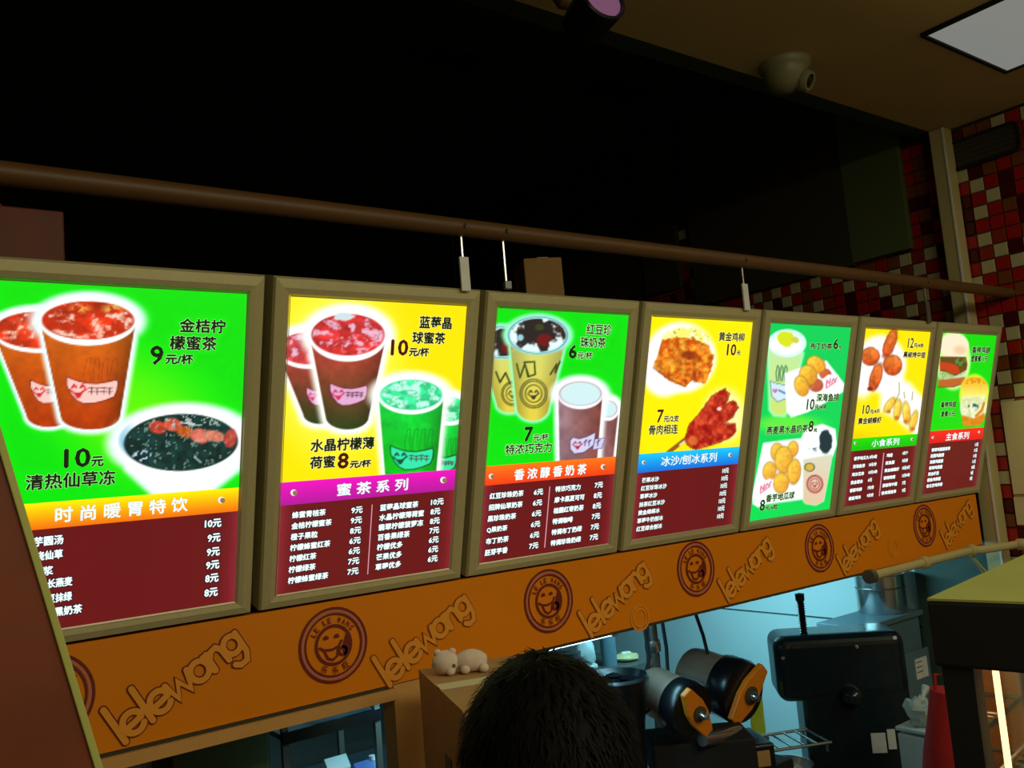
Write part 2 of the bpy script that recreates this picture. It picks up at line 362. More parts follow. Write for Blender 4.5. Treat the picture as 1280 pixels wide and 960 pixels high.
def art1(X, Y):
    a = Art(X, Y, (0,226,8)); a.glow(a.ell(170,520,110,75,25), (120,246,0), -60, 40, .75)
    cup(a, (48,413,58,28), (60,519,27,15), (216,104,18), (178,54,4), seed=4, hr=8, liq=(196,48,18), ice=.42, icecol=(255,214,196))
    cup(a, (110,401,61,31), (113,521,37,16), (220,110,20), (182,56,4), rimh=7, seed=1, hr=11, liq=(200,46,16), ice=.42, icecol=(255,214,196))
    a.mix(np.clip(-a.ell(70,386,18,9)/6,0,1)*.0, (230,200,80))
    for cx, cy in ((100,386),(140,386)): a.mix(np.clip(.8-(a.ell(cx,cy,16,7)+4)/6,0,1)*(a.noise(5,8)>.45)*.7*(a.ell(110,399,54,28)<0), (232,206,92))
    bowl = [(147,560),(160,585),(194,616),(262,612),(296,585),(303,545),(298,525)]
    sb = np.minimum(a.poly(bowl), a.ell(226,551,82,42,-3)); a.glow(sb, (232,255,250), 1, 11); a.fill(sb, (252,255,253))
    a.mix(np.clip(-a.ell(226,551,80,40)/3,0,1)*np.clip((170-X)/22,0,1), (120,190,215))
    si = a.ell(226,553,71.5,35.7,-2); n = a.noise(7,2,3); a.fill(si, np.array((14,48,44))/255*(.5+1.0*n[:,None]))
    for x,y,rx,ry,c in ((197,534,11,8,(196,66,44)),(216,531,12,8,(206,88,66)),(232,540,11,7,(184,84,30)),(250,545,12,9,(214,110,92)),(268,545,14,7,(206,120,96)),(288,548,8,12,(172,66,56))):
        n2 = a.noise(5,int(x)); a.fill(a.ell(x,y,rx,ry,12)+2*(n2-.5), np.clip(np.array(c)/255*(.75+.5*n2[:,None]),0,1), 1.2)
    n3 = a.noise(3.2,5,2)
    a.mix((n3>.62)*np.clip(-a.ell(178,570,15,9)/3,0,1), (190,205,235)); a.mix((n3>.66)*np.clip(-a.ell(235,526,58,9)/3,0,1)*(si<-1)*.8, (190,200,195))
    a.mix((n3>.72)*(si<-2)*.6, (150,180,170)); a.fill(a.line([(243,571),(251,578)])-.9, (170,200,205)); a.fill(a.line([(226,528),(243,530)])-.8, (225,220,215))
    return a.c
def art2(X, Y):
    a = Art(X, Y, (255,228,0)); a.glow(a.ell(420,460,70,95), (255,255,120), -20, 40, .6)
    cup(a, (385,436,40,25), (399,518,20,12), (214,66,60), (40,62,22), halo=(255,255,246), liq=(206,60,66), seed=6, hr=12, ice=.62, icecol=(236,190,216), labcol=(222,170,208), facecol=(208,44,92), squig=None)
    cup(a, (435,419,49,33), (434,521,27,16), (222,70,60), (44,64,24), rimh=7, halo=(255,255,248), liq=(200,44,44), seed=2, hr=13, ice=.62, icecol=(236,190,216), labcol=(222,170,208), facecol=(208,44,92), squig=None)
    a.fill(a.ell(430,396,12,5)+2*(a.noise(4,3)-.5), (205,222,226))
    cup(a, (562,512,26,20), (552,604,20,12), (16,212,70), (0,190,20), halo=(250,255,240), liq=(40,210,120), seed=12, hr=9, ice=.7, icecol=(190,255,226), labcol=(60,226,160), facecol=(0,80,50), squig=(0,90,30))
    cup(a, (514,494,42,24), (513,602,31,14), (10,214,66), (0,196,16), halo=(255,255,245), liq=(50,216,140), seed=8, hr=12, ice=.75, icecol=(200,255,236), labcol=(50,228,168), facecol=(0,80,50), squig=(0,90,30))
    return a.c
def art3(X, Y):
    a = Art(X, Y, (0,224,12))
    def milk(cx, cy, rx, ry, bx, by, brx, bry, seed):
        body = [(cx-rx+3,cy+2)]+[(bx-brx*math.cos(t), by+bry*math.sin(t)) for t in np.linspace(0, PI, 13)]+[(cx+rx-3,cy+2)]
        sb = a.poly(body); sr = a.ell(cx,cy,rx,ry); a.glow(np.minimum(sb,sr), (150,255,190), .5, 6)
        t = np.clip((Y-cy)/(by-cy),0,1); u = (X-(cx+(bx-cx)*t))/(rx+(brx-rx)*t)
        c = grad(a, t, (206,214,120), (226,208,70))*(1-.3*np.clip(np.abs(u)-.2,0,1)[:,None]); a.fill(sb, c)
        a.mix(np.clip(-sb,0,1)*np.clip(1-(Y-cy-ry*.6)/8,0,1)*(a.noise(5,seed)>.4), (170,226,226))
        a.fill(sr, (176,232,236)); a.fill(np.abs(sr+1.5)-.5, (70,150,150)); a.fill(a.ell(cx,cy,rx-4,ry-4), (226,246,246))
        n = a.noise(10,seed,3); d = a.ell(cx+1,cy-2,rx*.62,ry*.72); k = 1/(1+np.exp(-(n-.42-.03*d)*40))*np.clip(-a.ell(cx,cy,rx-3,ry-3)/1.5,0,1); a.mix(k, (40,34,34))
        a.mix(np.clip(-a.ell(cx+8,cy+6,11,9)/2,0,1)*(n>.36), (110,20,24)); a.mix(np.clip(-a.ell(cx+2,cy-10,7,5)/2,0,1)*.7, (60,80,30)); a.fill(a.ell(cx+26,cy-7,6,4), (60,40,34)); a.mix(np.clip(-a.ell(cx-22,cy+3,5,5)/2,0,1), (150,205,215))
    milk(628,428,32,21,637,505,16,11,5)
    cup_seal(a, 641,492,14,15,(60,60,34)); a.fill(a.line([(620,465),(625,478),(632,466),(638,480)])-1.1, (44,60,18))
    milk(672.5,419,39,24.5,666,509,20,17,3)
    for p in ([(646,455),(650,472),(656,455),(661,470)],[(655,453),(668,452),(669,468),(660,471),(658,462)],[(688,468),(696,455),(694,466),(700,452)]): a.fill(a.line(p)-1.0, (44,60,18))
    cup_seal(a, 667,492,17,18,(50,52,30))
    for rim, bot in (((760,512,14,14),(752,604,11,8)), ((725.5,493,28.5,18.5),(722,604,22,9))):
        cx,cy,rx,ry = rim; bx,by,brx,bry = bot
        body = [(cx-rx+1,cy+2)]+[(bx-brx*math.cos(t), by+bry*math.sin(t)) for t in np.linspace(0, PI, 13)]+[(cx+rx-1,cy+2)]
        sb = a.poly(body); sr = a.ell(cx,cy,rx,ry); a.glow(np.minimum(sb,sr), (250,255,255), 2, 10)
        u = (X-cx)/rx; c = grad(a, np.clip(u*.5+.5,0,1), (150,120,130), (120,60,50))*(.8+.4*a.noise(12,4)[:,None]); a.fill(sb, c)
        a.fill(sr, (246,244,250)); a.fill(np.abs(a.ell(cx,cy-1,rx-3,ry-4))-.7, (180,170,170)); a.fill(a.ell(cx,cy-.5,rx-4,ry-4.6), (206,236,238))
    P = [(713,551),(716,547),(724,549),(734,546),(744,541),(742,556),(730,565),(718,567),(713,561)]
    a.fill(a.poly(P)-.8, (50,40,90)); a.fill(a.poly(P), (212,208,236)); ink_face(a,0,722,555.5,7,(170,30,70)); P2 = [(744,549),(756,548),(752,560),(741,562)]
    a.fill(a.poly(P2)-.6, (50,40,90)); a.fill(a.poly(P2), (206,204,236))
    for x in (732,737,748): a.fill(a.line([(x-2,553),(x+2,550)])-.5,(60,50,90)); a.fill(a.line([(x,550),(x-1,557)])-.5,(60,50,90))
    return a.c
def art4(X, Y):
    a = Art(X, Y, (255,236,0)); s = a.ell(851,447,44,44); a.glow(s, (255,252,255), -5, 6); a.glow(a.ell(830,460,24,30), (255,252,255), 0, 10)
    n = a.noise(5,3,3); a.mix(np.clip(-a.ell(858,424,34,17)/4,0,1)*(.35+.6*(n>.45)), (250,240,110)); a.mix((a.noise(3,4)>.72)*np.clip(-a.ell(858,420,32,12)/4,0,1), (150,150,40))
    P = [(770+x/5.647,370+y/5.647) for x,y in ((260,490),(300,400),(325,310),(430,290),(560,300),(655,350),(690,420),(680,490),(635,615),(570,612),(540,590),(490,645),(400,612),(300,545))]
    sd = a.poly(P)+3*(a.noise(4,5)-.5); n1 = a.noise(7,6,3); n2 = a.noise(3.5,9,2)
    c = grad(a, np.clip(n1*1.8-.4,0,1), (196,72,8), (250,176,50)); c = c*(.7+.55*n2[:,None]); a.fill(sd, np.clip(c,0,1))
    a.mix(np.clip(-a.ell(861,444,15,7,8)/4,0,1)*.8, (130,36,14)); a.mix(np.clip(-a.ell(868,468,4,13)/3,0,1)*.8, (150,44,14)); a.mix(np.clip(1-np.abs(a.line([(817,460),(838,474),(856,483)]))/2,0,1)*.6, (120,50,14))
    a.glow(a.ell(905,520,30,38), (255,250,230), -12, 6, .7)
    a.fill(a.line([(835,566),(862,545)])-2.6, (150,90,20)); a.fill(a.line([(850,556),(860,549)])-1.2, (236,226,190))
    Q = [(906.5,486),(912,492),(908,504),(919,501),(923,510),(915,522),(906,529),(919,529),(920.5,539),(912,548),(894,555),(869,562),(858.6,556),(856.8,546),(862,530),(878,512),(884,503),(890,495)]
    sd = a.poly(Q)+2.5*(a.noise(4,15)-.5); n1 = a.noise(6,16,3); c = grad(a, np.clip(n1*1.9-.5,0,1), (160,16,10), (240,90,50)); a.fill(np.abs(sd)-.6, (120,40,14)); a.fill(sd+.5, np.clip(c*(.8+.3*a.noise(3,7)[:,None]),0,1))
    a.mix(np.clip(-a.ell(866,551,8,7)/3,0,1)*.6, (250,150,60)); a.fill(a.ell(899,511,3,2), (255,225,215))
    return a.c
def nug(a, x, y, rx, ry, rot, c0=(248,206,70), c1=(226,130,40), seed=1):
    sd = a.ell(x,y,rx,ry,rot); n = a.noise(3,seed); t = np.clip(((a.Y-y)/ry+(a.X-x)/rx)*.35+.45,0,1)
    a.fill(sd-.4, tuple(v*.7 for v in c1), 1.2); a.fill(sd+.2, np.clip(grad(a,t,c0,c1)*(.88+.22*n[:,None]),0,1), 1.)
def art5(X, Y):
    T = lambda l: [(920+x/6.4, 380+y/6.4) for x,y in l]; U = lambda l: [(920+x/6.4, 520+y/6.4) for x,y in l]
    a = Art(X, Y, (0,206,86)); a.mix(np.clip((Y-480)/160,0,1)*.5, (0,232,80)); a.glow(a.ell(985,530,34,9), (120,240,60), -4, 8, .8)
    sb = a.poly([(961,434),(963,512),(968,518),(980,519),(985,512),(1003,442)]); a.glow(sb, (170,255,190), 0, 5)
    a.fill(sb, grad(a, np.clip((Y-440)/80,0,1), (190,232,160), (204,226,110))); sl = a.ell(984,429,24,17.5); a.fill(sl, (214,250,240)); a.fill(a.ell(983,431,20,12), (246,254,250))
    a.fill(a.ell(983,424,11,9)+4*(a.noise(5,2)-.5), (214,226,30)); a.fill(a.ell(994,425,5,4,20), (204,206,80))
    for x in (971,976,981): a.fill(a.line([(x,476),(x-1,466),(x+1,457),(x+3,460),(x+2,476)])-.5, (20,90,70))
    L = [(963,477),(972,480),(984,482),(985,497),(972,502),(965,495)]; a.fill(a.poly(L)-.6, (20,70,90)); a.fill(a.poly(L), (206,232,246)); ink_face(a,0,969,488,3.6,(190,40,110)); a.fill(a.line([(974,488),(982,492)])-.9, (30,80,150))
    W1 = T([(395,560),(560,500),(720,460),(860,640),(850,700),(700,790),(570,860),(445,900),(412,860)]); a.glow(a.poly(W1), (246,255,250), 0, 2.2)
    a.fill(a.poly(W1), (250,253,252))
    for x,y,rx,ry,r,c in ((715,560,45,40,20,(222,110,60)),(640,650,55,50,0,(214,110,70)),(640,485,78,62,35,None),(578,570,68,80,-20,None),(525,655,55,80,-15,None)):
        nug(a, 920+x/6.4, 380+y/6.4, rx/6.4, ry/6.4, r, *( (c,(190,80,50)) if c else ((244,204,64),(230,150,40)) ))
    sd = a.poly(T([(700,600),(740,570),(815,575),(810,620),(740,680),(710,670)])); a.fill(sd-.8, (252,250,252)); a.fill(np.abs(a.line(T([(722,660),(728,610),(748,640),(755,600)])))-.55, (214,30,90)); a.fill(a.line(T([(765,630),(780,595),(790,620),(806,590)]))-.5, (214,30,90)); a.fill(a.line(T([(720,675),(800,620)]))-.4, (214,30,90))
    W2 = U([(222,222),(380,200),(525,185),(560,110),(690,70),(790,110),(800,230),(770,320),(560,360),(540,660),(240,700),(180,725),(140,700),(135,640)]); a.glow(a.poly(W2), (246,255,250), 0, 2.2)
    a.fill(a.poly(W2), (251,253,253))
    sb = a.poly(U([(540,350),(770,310),(735,500),(700,680),(640,712),(560,700),(540,680)])); a.fill(sb-.8,(190,250,200)); a.fill(sb, grad(a, np.clip((Y-570)/60,0,1), (220,214,190), (226,196,160)))
    cup_seal(a, 1018.5,605,10,11,(170,60,60)); a.fill(a.ell(1012,584,6,5), (214,180,60)); a.fill(np.abs(a.ell(1012,584,6,5))-.5, (60,70,50))
    a.fill(a.ell(1032,553,8,15)+2.5*(a.noise(5,3)-.5), (28,52,58)); a.mix((a.noise(3,5)>.6)*np.clip(-a.ell(1018,560,8,7)/3,0,1), (110,150,150))
    for x,y,rx,ry,r in ((330,290,50,72,0),(455,265,42,62,10),(382,350,70,105,0),(268,440,52,72,10),(465,445,52,98,5),(360,535,60,82,5)): nug(a, 920+x/6.4, 520+y/6.4, rx/6.4, ry/6.4, r, (248,208,70), (232,156,50), int(x))
    sd = a.poly(U([(180,590),(200,540),(270,505),(295,520),(280,560),(215,620),(190,615)])); a.fill(sd-.8, (252,250,252)); a.fill(a.line(U([(195,605),(200,560),(220,590),(228,545)]))-.55, (214,30,90)); a.fill(a.line(U([(235,575),(250,540),(262,560),(280,525)]))-.5, (214,30,90)); a.fill(a.line(U([(195,618),(275,560)]))-.4, (214,30,90))
    return a.c
def art6(X, Y):
    T = lambda x,y: (1040+x/7.386, 390+y/7.386)
    a = Art(X, Y, (255,228,0)); c = T(450,480); a.glow(a.ell(*c,30,34), (255,250,250), -3, 7); a.glow(a.ell(1078,468,14,26), (255,250,250), -3, 7)
    a.glow(a.poly([(1104,480),(1116,470),(1136,482),(1152,500),(1150,545),(1120,520),(1103,512)]), (255,255,246), -2, 9)
    a.mix(np.clip((Y-535)/10,0,1)*np.clip((1110-X)/40,0,1)*.6, (240,190,0))
    for x,y,rx,ry,r,s in ((535,290,48,135,20,1),(405,600,50,125,17,2),(355,410,82,82,0,3),(560,490,84,92,0,4)):
        X0,Y0_ = T(x,y); sd = a.ell(X0,Y0_,rx/7.386,ry/7.386,r)+1.2*(a.noise(3,s)-.5); n = a.noise(4,s+4,2)
        t = np.clip(((Y-Y0_)/ry*7.386)*.4+.4,0,1); a.fill(sd-.4,(120,30,10),1.2); a.fill(sd+.3, np.clip(grad(a,t,(232,130,50),(190,60,20))*(.75+.5*n[:,None]),0,1), 1.2)
    a.fill(a.ell(*T(350,710),3.4,2.6), (130,40,14))
    for x,y,rx,ry,r in ((1112,506,4.5,10,35),(1122,512,4.6,12,8),(1133,516,4.6,13,-5),(1142,526,4,12,15)):
        nug(a, x,y,rx,ry,r,(255,240,110),(240,170,30),int(x)); a.fill(a.ell(x-1,y+ry*.85,2.6,2.4),(206,110,20),1.2)
    for p in ([(1124,478),(1124,492),(1119,502)],[(1130,490),(1131,498)],[(1141,490),(1140,500)]): a.fill(a.line(p)-.4,(120,120,40))
    return a.c
def art7(X, Y):
    T = lambda x,y: (1150+x/8, 400+y/8)
    a = Art(X, Y, (10,216,10)); n = a.noise(3,2,2)
    bx = a.ell(*T(330,400),21,36); a.glow(bx, (210,255,150), -1, 3)
    a.fill(a.ell(*T(345,260),18,16), (246,232,200)); a.mix(np.clip(-a.ell(*T(400,300),11,8)/5,0,1)*.7, (232,190,140)); a.fill(a.poly([T(x,y) for x,y in ((170,200),(480,250),(470,370),(170,355))])*1, (246,228,190), op=0)
    a.fill(a.poly([T(x,y) for x,y in ((200,365),(460,368),(475,440),(465,500),(350,570),(200,540))]), grad(a,n,(60,80,30),(150,60,20)))
    a.fill(a.poly([T(x,y) for x,y in ((195,420),(300,430),(380,460),(400,530),(330,540),(250,500),(200,500))]), (196,64,24)); a.mix((n>.5)*np.clip(-a.ell(*T(405,420),8,6)/2,0,1), (70,150,60))
    a.fill(a.poly([T(x,y) for x,y in ((190,510),(260,520),(350,560),(460,510),(460,590),(180,600))]), grad(a,n,(230,240,220),(120,170,60)))
    a.fill(a.poly([T(x,y) for x,y in ((185,600),(330,585),(455,570),(440,630),(340,668),(180,668))]), (190,98,40)); a.fill(np.abs(a.line([T(180,668),T(340,668),T(440,632)]))-.4,(90,40,10))
    a.glow(a.ell(*T(545,760),18,26), (214,246,60), -1, 3)
    b = a.ell(*T(545,680),17,14); t = np.clip((Y-472)/24,0,1); a.fill(b, grad(a,t,(246,170,20),(255,240,120))); a.mix((n>.6)*np.clip(-b/3,0,1)*(Y<480)*.6, (190,120,20))
    a.fill(a.poly([T(x,y) for x,y in ((410,770),(660,760),(670,900),(620,1010),(430,1000),(400,900))]), grad(a,a.noise(4,8),(250,252,235),(190,200,110)))
    a.mix((a.noise(3.4,6)>.55)*np.clip(-a.ell(*T(520,870),10,6)/2,0,1), (20,100,90)); a.fill(a.line([T(640,830),T(620,900),T(560,960)])-1.6,(214,130,30))
    a.fill(a.poly([T(x,y) for x,y in ((415,950),(540,985),(640,930),(655,980),(600,1060),(430,1060))]), grad(a,n,(230,150,30),(200,110,20)))
    return a.c

# --- lettering: (text, left px, baseline px at left, right px, glyph height px)
fnt_obj = None
_tc = {}
def glyphs(txt):
    if txt in _tc: return _tc[txt]
    cu = bpy.data.curves.new('lettering', 'FONT'); cu.body = txt; cu.size = 1; cu.resolution_u = 2
    o = bpy.data.objects.new('lettering', cu); C.objects.link(o); dg = bpy.context.evaluated_depsgraph_get()
    me = bpy.data.meshes.new_from_object(o.evaluated_get(dg)); bpy.data.objects.remove(o); bpy.data.curves.remove(cu)
    me.calc_loop_triangles(); v = np.zeros(len(me.vertices)*3); me.vertices.foreach_get('co', v); v = v.reshape(-1,3)[:,:2]
    t = np.zeros(len(me.loop_triangles)*3, int); me.loop_triangles.foreach_get('vertices', t); t = t.reshape(-1,3); bpy.data.meshes.remove(me)
    mn, mx_ = v.min(0), v.max(0); v = (v-mn)/(mx_-mn); _tc[txt] = (v, t); return v, t
class Letters:
    def __init__(s): s.v = []; s.f = []; s.c = []; s.n = 0
    def put(s, v, t, y, col):
        s.v.append(np.stack([v[:,0], np.full(len(v), y), v[:,1]], -1)); s.f.append(t+s.n); s.n += len(v); s.c.append(np.tile(np.array(col)/255., (len(v),1)))
    def text(s, k, txt, xl, yb, xr, h, col, edge=None, ew=0, bold=0.):
        v, t = glyphs(txt); x0, z0 = uv(k, xl, yb); _, z1 = uv(k, xl, yb-h); x1, _ = uv(k, xr, yb-.09*(xr-xl)); p = v*np.array([x1-x0, z1-z0])+np.array([x0,z0])
        u = abs(z1-z0)/h                                   # metres per pixel here
        if edge is not None:
            for i in range(8):
                a = PI/4*i; s.put(p+np.array([math.cos(a),math.sin(a)])*ew*u, t, PF-.0006, edge)
        if bold:
            for dx, dz in ((bold,0),(-bold,0),(0,bold),(0,-bold)): s.put(p+np.array([dx,dz])*u, t, PF-.0010, col)
        s.put(p, t, PF-.0010, col)
    def quad(s, k, pts, col, y=PF-.001):
        v = np.array([uv(k,*p) for p in pts]); s.put(v, np.array([[0,1,2],[0,2,3]]) if len(pts) == 4 else np.array([[0,i,i+1] for i in range(1,len(pts)-1)]), y, col)
    def moon(s, k, px, py, r):
        s.quad(k, [(px+r*math.cos(t),py+r*math.sin(t)) for t in np.linspace(0,2*PI,14)[:-1]], (230,240,235)); s.quad(k, [(px+r*.35+r*.75*math.cos(t),py+r*.1+r*.8*math.sin(t)) for t in np.linspace(0,2*PI,12)[:-1]], (150,110,70), PF-.0014)
    def build(s, name, parent):
        if not s.v: return
        v = np.concatenate(s.v); f = np.concatenate(s.f); me = bpy.data.meshes.new(name); me.vertices.add(len(v)); me.vertices.foreach_set('co', v.ravel().astype(np.float32))
        # keep every triangle facing the shop side (-y)
        a, b, c = v[f[:,0]], v[f[:,1]], v[f[:,2]]; n = np.cross(b-a, c-a)[:,1]; f[n > 0] = f[n > 0][:, ::-1]
        me.loops.add(len(f)*3); me.loops.foreach_set('vertex_index', f.ravel().astype(np.int32)); me.polygons.add(len(f)); me.polygons.foreach_set('loop_start', np.arange(len(f), dtype=np.int32)*3)
        me.update(calc_edges=True); ink(me, np.concatenate(s.c)); me.materials.append(prl); o = bpy.data.objects.new(name, me); C.objects.link(o); o.parent = parent; return o
BK = (22,34,10); WH = (232,248,246); NV = (34,14,34)
def wide(n): return n
BOX = {
 1: dict(art=art1, band=((28,631),(295,609),(294,638.6),(39,663.5)), bc=((255,238,0),(238,110,10)), step=1.15,
   label='leftmost light box menu, orange iced tea cups and a dark jelly bowl on green',
   big=[('金桔柠',224.4,415,281.3,17),('檬蜜茶',212,437,270.5,17.5),('9',188,455.5,203,23,1),('元/杯',206.5,455,241,12.5),('10',80.5,584.5,112,23,1),('元',114,583,129,12),('清热仙草冻',32,613,143.6,19)],
   title=('时 尚 暖 胃 特 饮',69,653.5,234,19), moons=[(276.5,625,4.2)],
   rows=[('芋圆汤',42,683.3,78.6,11.5),('烧仙草',44,701,78,11),('豆浆',40,721,66,11),('加长燕麦',48,736.7,90,11),('红豆抹绿',48,755.7,89.4,11),('珍珠黑奶茶',44,774,102,11),
     ('10元',256,660,276,10),('9元',259.5,678,275,10),('9元',258.5,695.5,274,10),('9元',257.5,712,273.5,10),('8元',256.5,728.6,272.5,10),('8元',255.5,746.5,271.5,10)]),
 2: dict(art=art2, band=((352,603),(567,587),(565.4,613),(350,631.7)), bc=((240,10,190),(176,20,150)), step=1.1,
   label='light box menu with red iced cups and a green cup on yellow, magenta title band',
   big=[('蓝莓晶',524,410,564,15),('球蜜茶',515,429,556,14.5),('10',488.6,443.7,509,19,1),('元/杯',511,445,535.6,10.5),('水晶柠檬薄',388,565,467,15.5),('荷蜜',387,586,418,15),('8',422,585.4,434.5,18.5,1),('元/杯',437,585,463,9)],
   title=('蜜 茶 系 列',421,620,509,15), moons=[(367,615.7,4),(554,600,4)], div=((464.5,630.6),(458.8,717.8)),
   cols=[(['蜂蜜青桔茶','金桔柠檬蜜茶','橙子果粒','柠檬蜂蜜红茶','柠檬红茶','柠檬绿茶','柠檬蜂蜜绿茶'],(365,648),(359.7,730),8.3,9.2),
         (['9元','9元','8元','6元','6元','7元','7元'],(439,642),(434,719),6.8,9),
         (['蓝莓晶球蜜茶','水晶柠檬薄荷蜜','翡翠柠檬菠萝冻','百香果绿茶','柠檬优多','芒果优多','草莓优多'],(474.8,638.6),(469,713),7.9,9),
         (['10元','8元','8元','7元','6元','6元','6元'],(538.5,631.7),(534.5,703),5.9,8.6)]),
 3: dict(art=art3, band=((607.7,582.5),(768,571),(766,592.4),(605.7,607.6)), bc=((255,120,20),(240,60,16)), step=1.0,
   label='light box menu with red bean milk tea and chocolate cups on green, orange-red title band',
   big=[('红豆珍',732.5,417.7,764,13),('珠奶茶',725,434,756.6,13),('6',710.7,447.4,719.6,16,1),('元/杯',721,448.4,740,8.5),('7',654.9,551.4,664.5,17,1),('元/杯',666,551,685,8),('特浓巧克力',631,568.6,689,12.5)],
   title=('香 浓 醇 香 奶 茶',642.4,600.3,732,13.5), moons=[(614,595.3,3.3),(754,583.5,3.3)], div=((686.5,608),(680,684.5)),
   cols=[(['红豆珍珠奶茶','招牌仙草奶茶','黑珍珠奶茶','Q果奶茶','布丁奶茶','胚芽芋香'],(611.7,624),(605.7,694.8),7,8.4),
         (['6元','6元','6元','6元','6元','7元'],(667,619),(661,686.4),5.6,8),
         (['特浓巧克力','摩卡黑夏可可','桂圆红枣奶茶','特调咖啡','特调布丁奶绿','特调珍珠奶绿'],(693.9,615),(688,682.5),6.2,8),
         (['7元','8元','8元','7元','7元','7元'],(743,610),(736.8,675.5),5,7.8)]),
 4: dict(art=art4, band=((797.4,567.2),(920.5,559),(918.8,580.5),(794.8,591)), bc=((20,200,246),(10,110,220)), step=.95,
   label='light box menu with fried chicken and red meat skewers on yellow, blue title band',
   big=[('黄金鸡柳',898,425.8,930,11),('10',908,444,919,14,.6),('元',920.5,443.5,925,5),('7',820.5,528,828,15.5,.6),('元/2支',829,527.6,848,8),('骨肉相连',810.4,543.8,846.5,12)],
   title=('冰沙/刨冰系列',825.8,583,895,12), moons=[(804.5,578,2.4),(912.6,568.6,2.4)],
   cols=[(['芒果冰沙','红豆珍珠冰沙','草莓冰沙','抹茶红豆冰沙','黄金绵绵冰','草莓牛奶刨冰','红豆综合刨冰'],(801.9,603.5),(795,664.6),5.3,7),
         (['10元']*6+['10元'],(902.5,591.6),(896,648.6),3,7)]),
 5: dict(art=art5, full=True, step=.9, label='sea green light box menu with golden balls and milk tea, without title band',
   big=[('布丁奶茶',1012,436.3,1039.5,8),('6',1041,436,1046.6,12.5,.5),('元',1047.8,436,1051,4),('深海鱼排',1020,501.9,1048,9.5),('10',1007.8,512,1016.9,13,.5),('元/4块',1017.7,512.5,1032,7),
    ('燕麦黑水晶奶茶',957.5,543.4,1008.8,10),('8',1009.8,539.5,1015.6,13,.5),('元',1016.6,540,1020.8,4),('香芋地瓜球',957,627.8,992,9),('8',949,638.4,955,13,.5),('元/6粒',956,638,971,6)]),
 6: dict(art=art6, band=((1067,548.2),(1147.6,542.4),(1145.7,556.7),(1064.5,564)), bc=((30,220,0),(0,190,10)), step=.85,
   label='light box menu with roast drumsticks and fried prawns on yellow, green title band',
   big=[('12',1134,434.4,1141,12,.4),('元/4块',1142,434.2,1153.7,5.5),('黑椒烤中翅',1128.7,446.9,1156,7.5),('10',1077.6,517.5,1086,11,.4),('元/4只',1087,517,1099,5),('黄金蝴蝶虾',1072,530.4,1101,8)],
   title=('小食系列',1088.9,558.9,1123,9), moons=[(1069,554,1.8),(1140,549,1.8)], div=((1104,566),(1098.3,620)),
   cols=[(['香芋地瓜丸','深海鱼排','鸡米花串','黄金薯条','香酥鸡柳','椒盐鸡块'],(1067,575.6),(1060.4,625.6),3.7,5.2),
         (['8元/6粒','10元/份','10元/4块','6元','7元/份','9元/份'],(1086.4,573.4),(1083.3,621.6),2.4,5),
         (['鸡翅','鱿鱼圈','黄金蝴蝶虾','香辣烤翅','黑椒烤中翅','骨肉相连串'],(1107.8,571.5),(1101.3,618.7),3.6,5),
         (['4元/个','8元/份','10元/4只','12元/4块','7元','9元'],(1127.5,568.6),(1127,615.3),2.1,5)]),
 7: dict(art=art7, band=((1164.8,539),(1229.3,534),(1228,547.6),(1163.3,555.5)), bc=((246,40,30),(220,20,24)), step=.8,
   label='light box menu with two hamburgers on green, red title band, rightmost of the row',
   big=[('香辣鸡腿',1214.4,441,1236.9,8),('堡套餐11元',1213,452,1234,8),('香辣鸡翅',1175.4,509.4,1194,7),('套餐11元',1175.6,521,1193,7)],
   title=('主食系列',1181.6,550.8,1210.3,9), moons=[(1166,547,1.6),(1224,540,1.6)],
   cols=[(['香辣鸡腿堡套餐','田园鸡腿堡','劲脆鸡腿堡','香辣鸡翅堡','黄金虾堡','鳕鱼鸡柳堡','老北京鸡肉卷'],(1164,564.7),(1157.5,610),3.3,5),
         (['11元','11元','11元','11元','10元','9元','9元'],(1218.3,558),(1211.7,600.4),1.5,5)]),
}
def rail_mesh(p0, p1, q0, q1, m):
    "one mitred frame rail between outer edge p0-p1 and inner edge q0-q1 (x,z), with a raised rounded face"
    mb = MB(); prof = [(0,.045,0),(0,-.022,0),(.10,-.0295,0),(.60,-.0325,0),(.90,-.030,0),(1.0,-.0250,0),(1.0,.0,0)]
    vs = []
    for e,(o,i) in enumerate(((p0,q0),(p1,q1))):
        for t,y,_ in prof: vs.append((o[0]+(i[0]-o[0])*t, y, o[1]+(i[1]-o[1])*t))
    n = len(prof); mb.add(vs, [(i,i+1,n+i+1,n+i) for i in range(n-1)]+[(n-1,0,n,2*n-1)]+[tuple(range(n-1,-1,-1)),tuple(range(n,2*n))], m); return mb
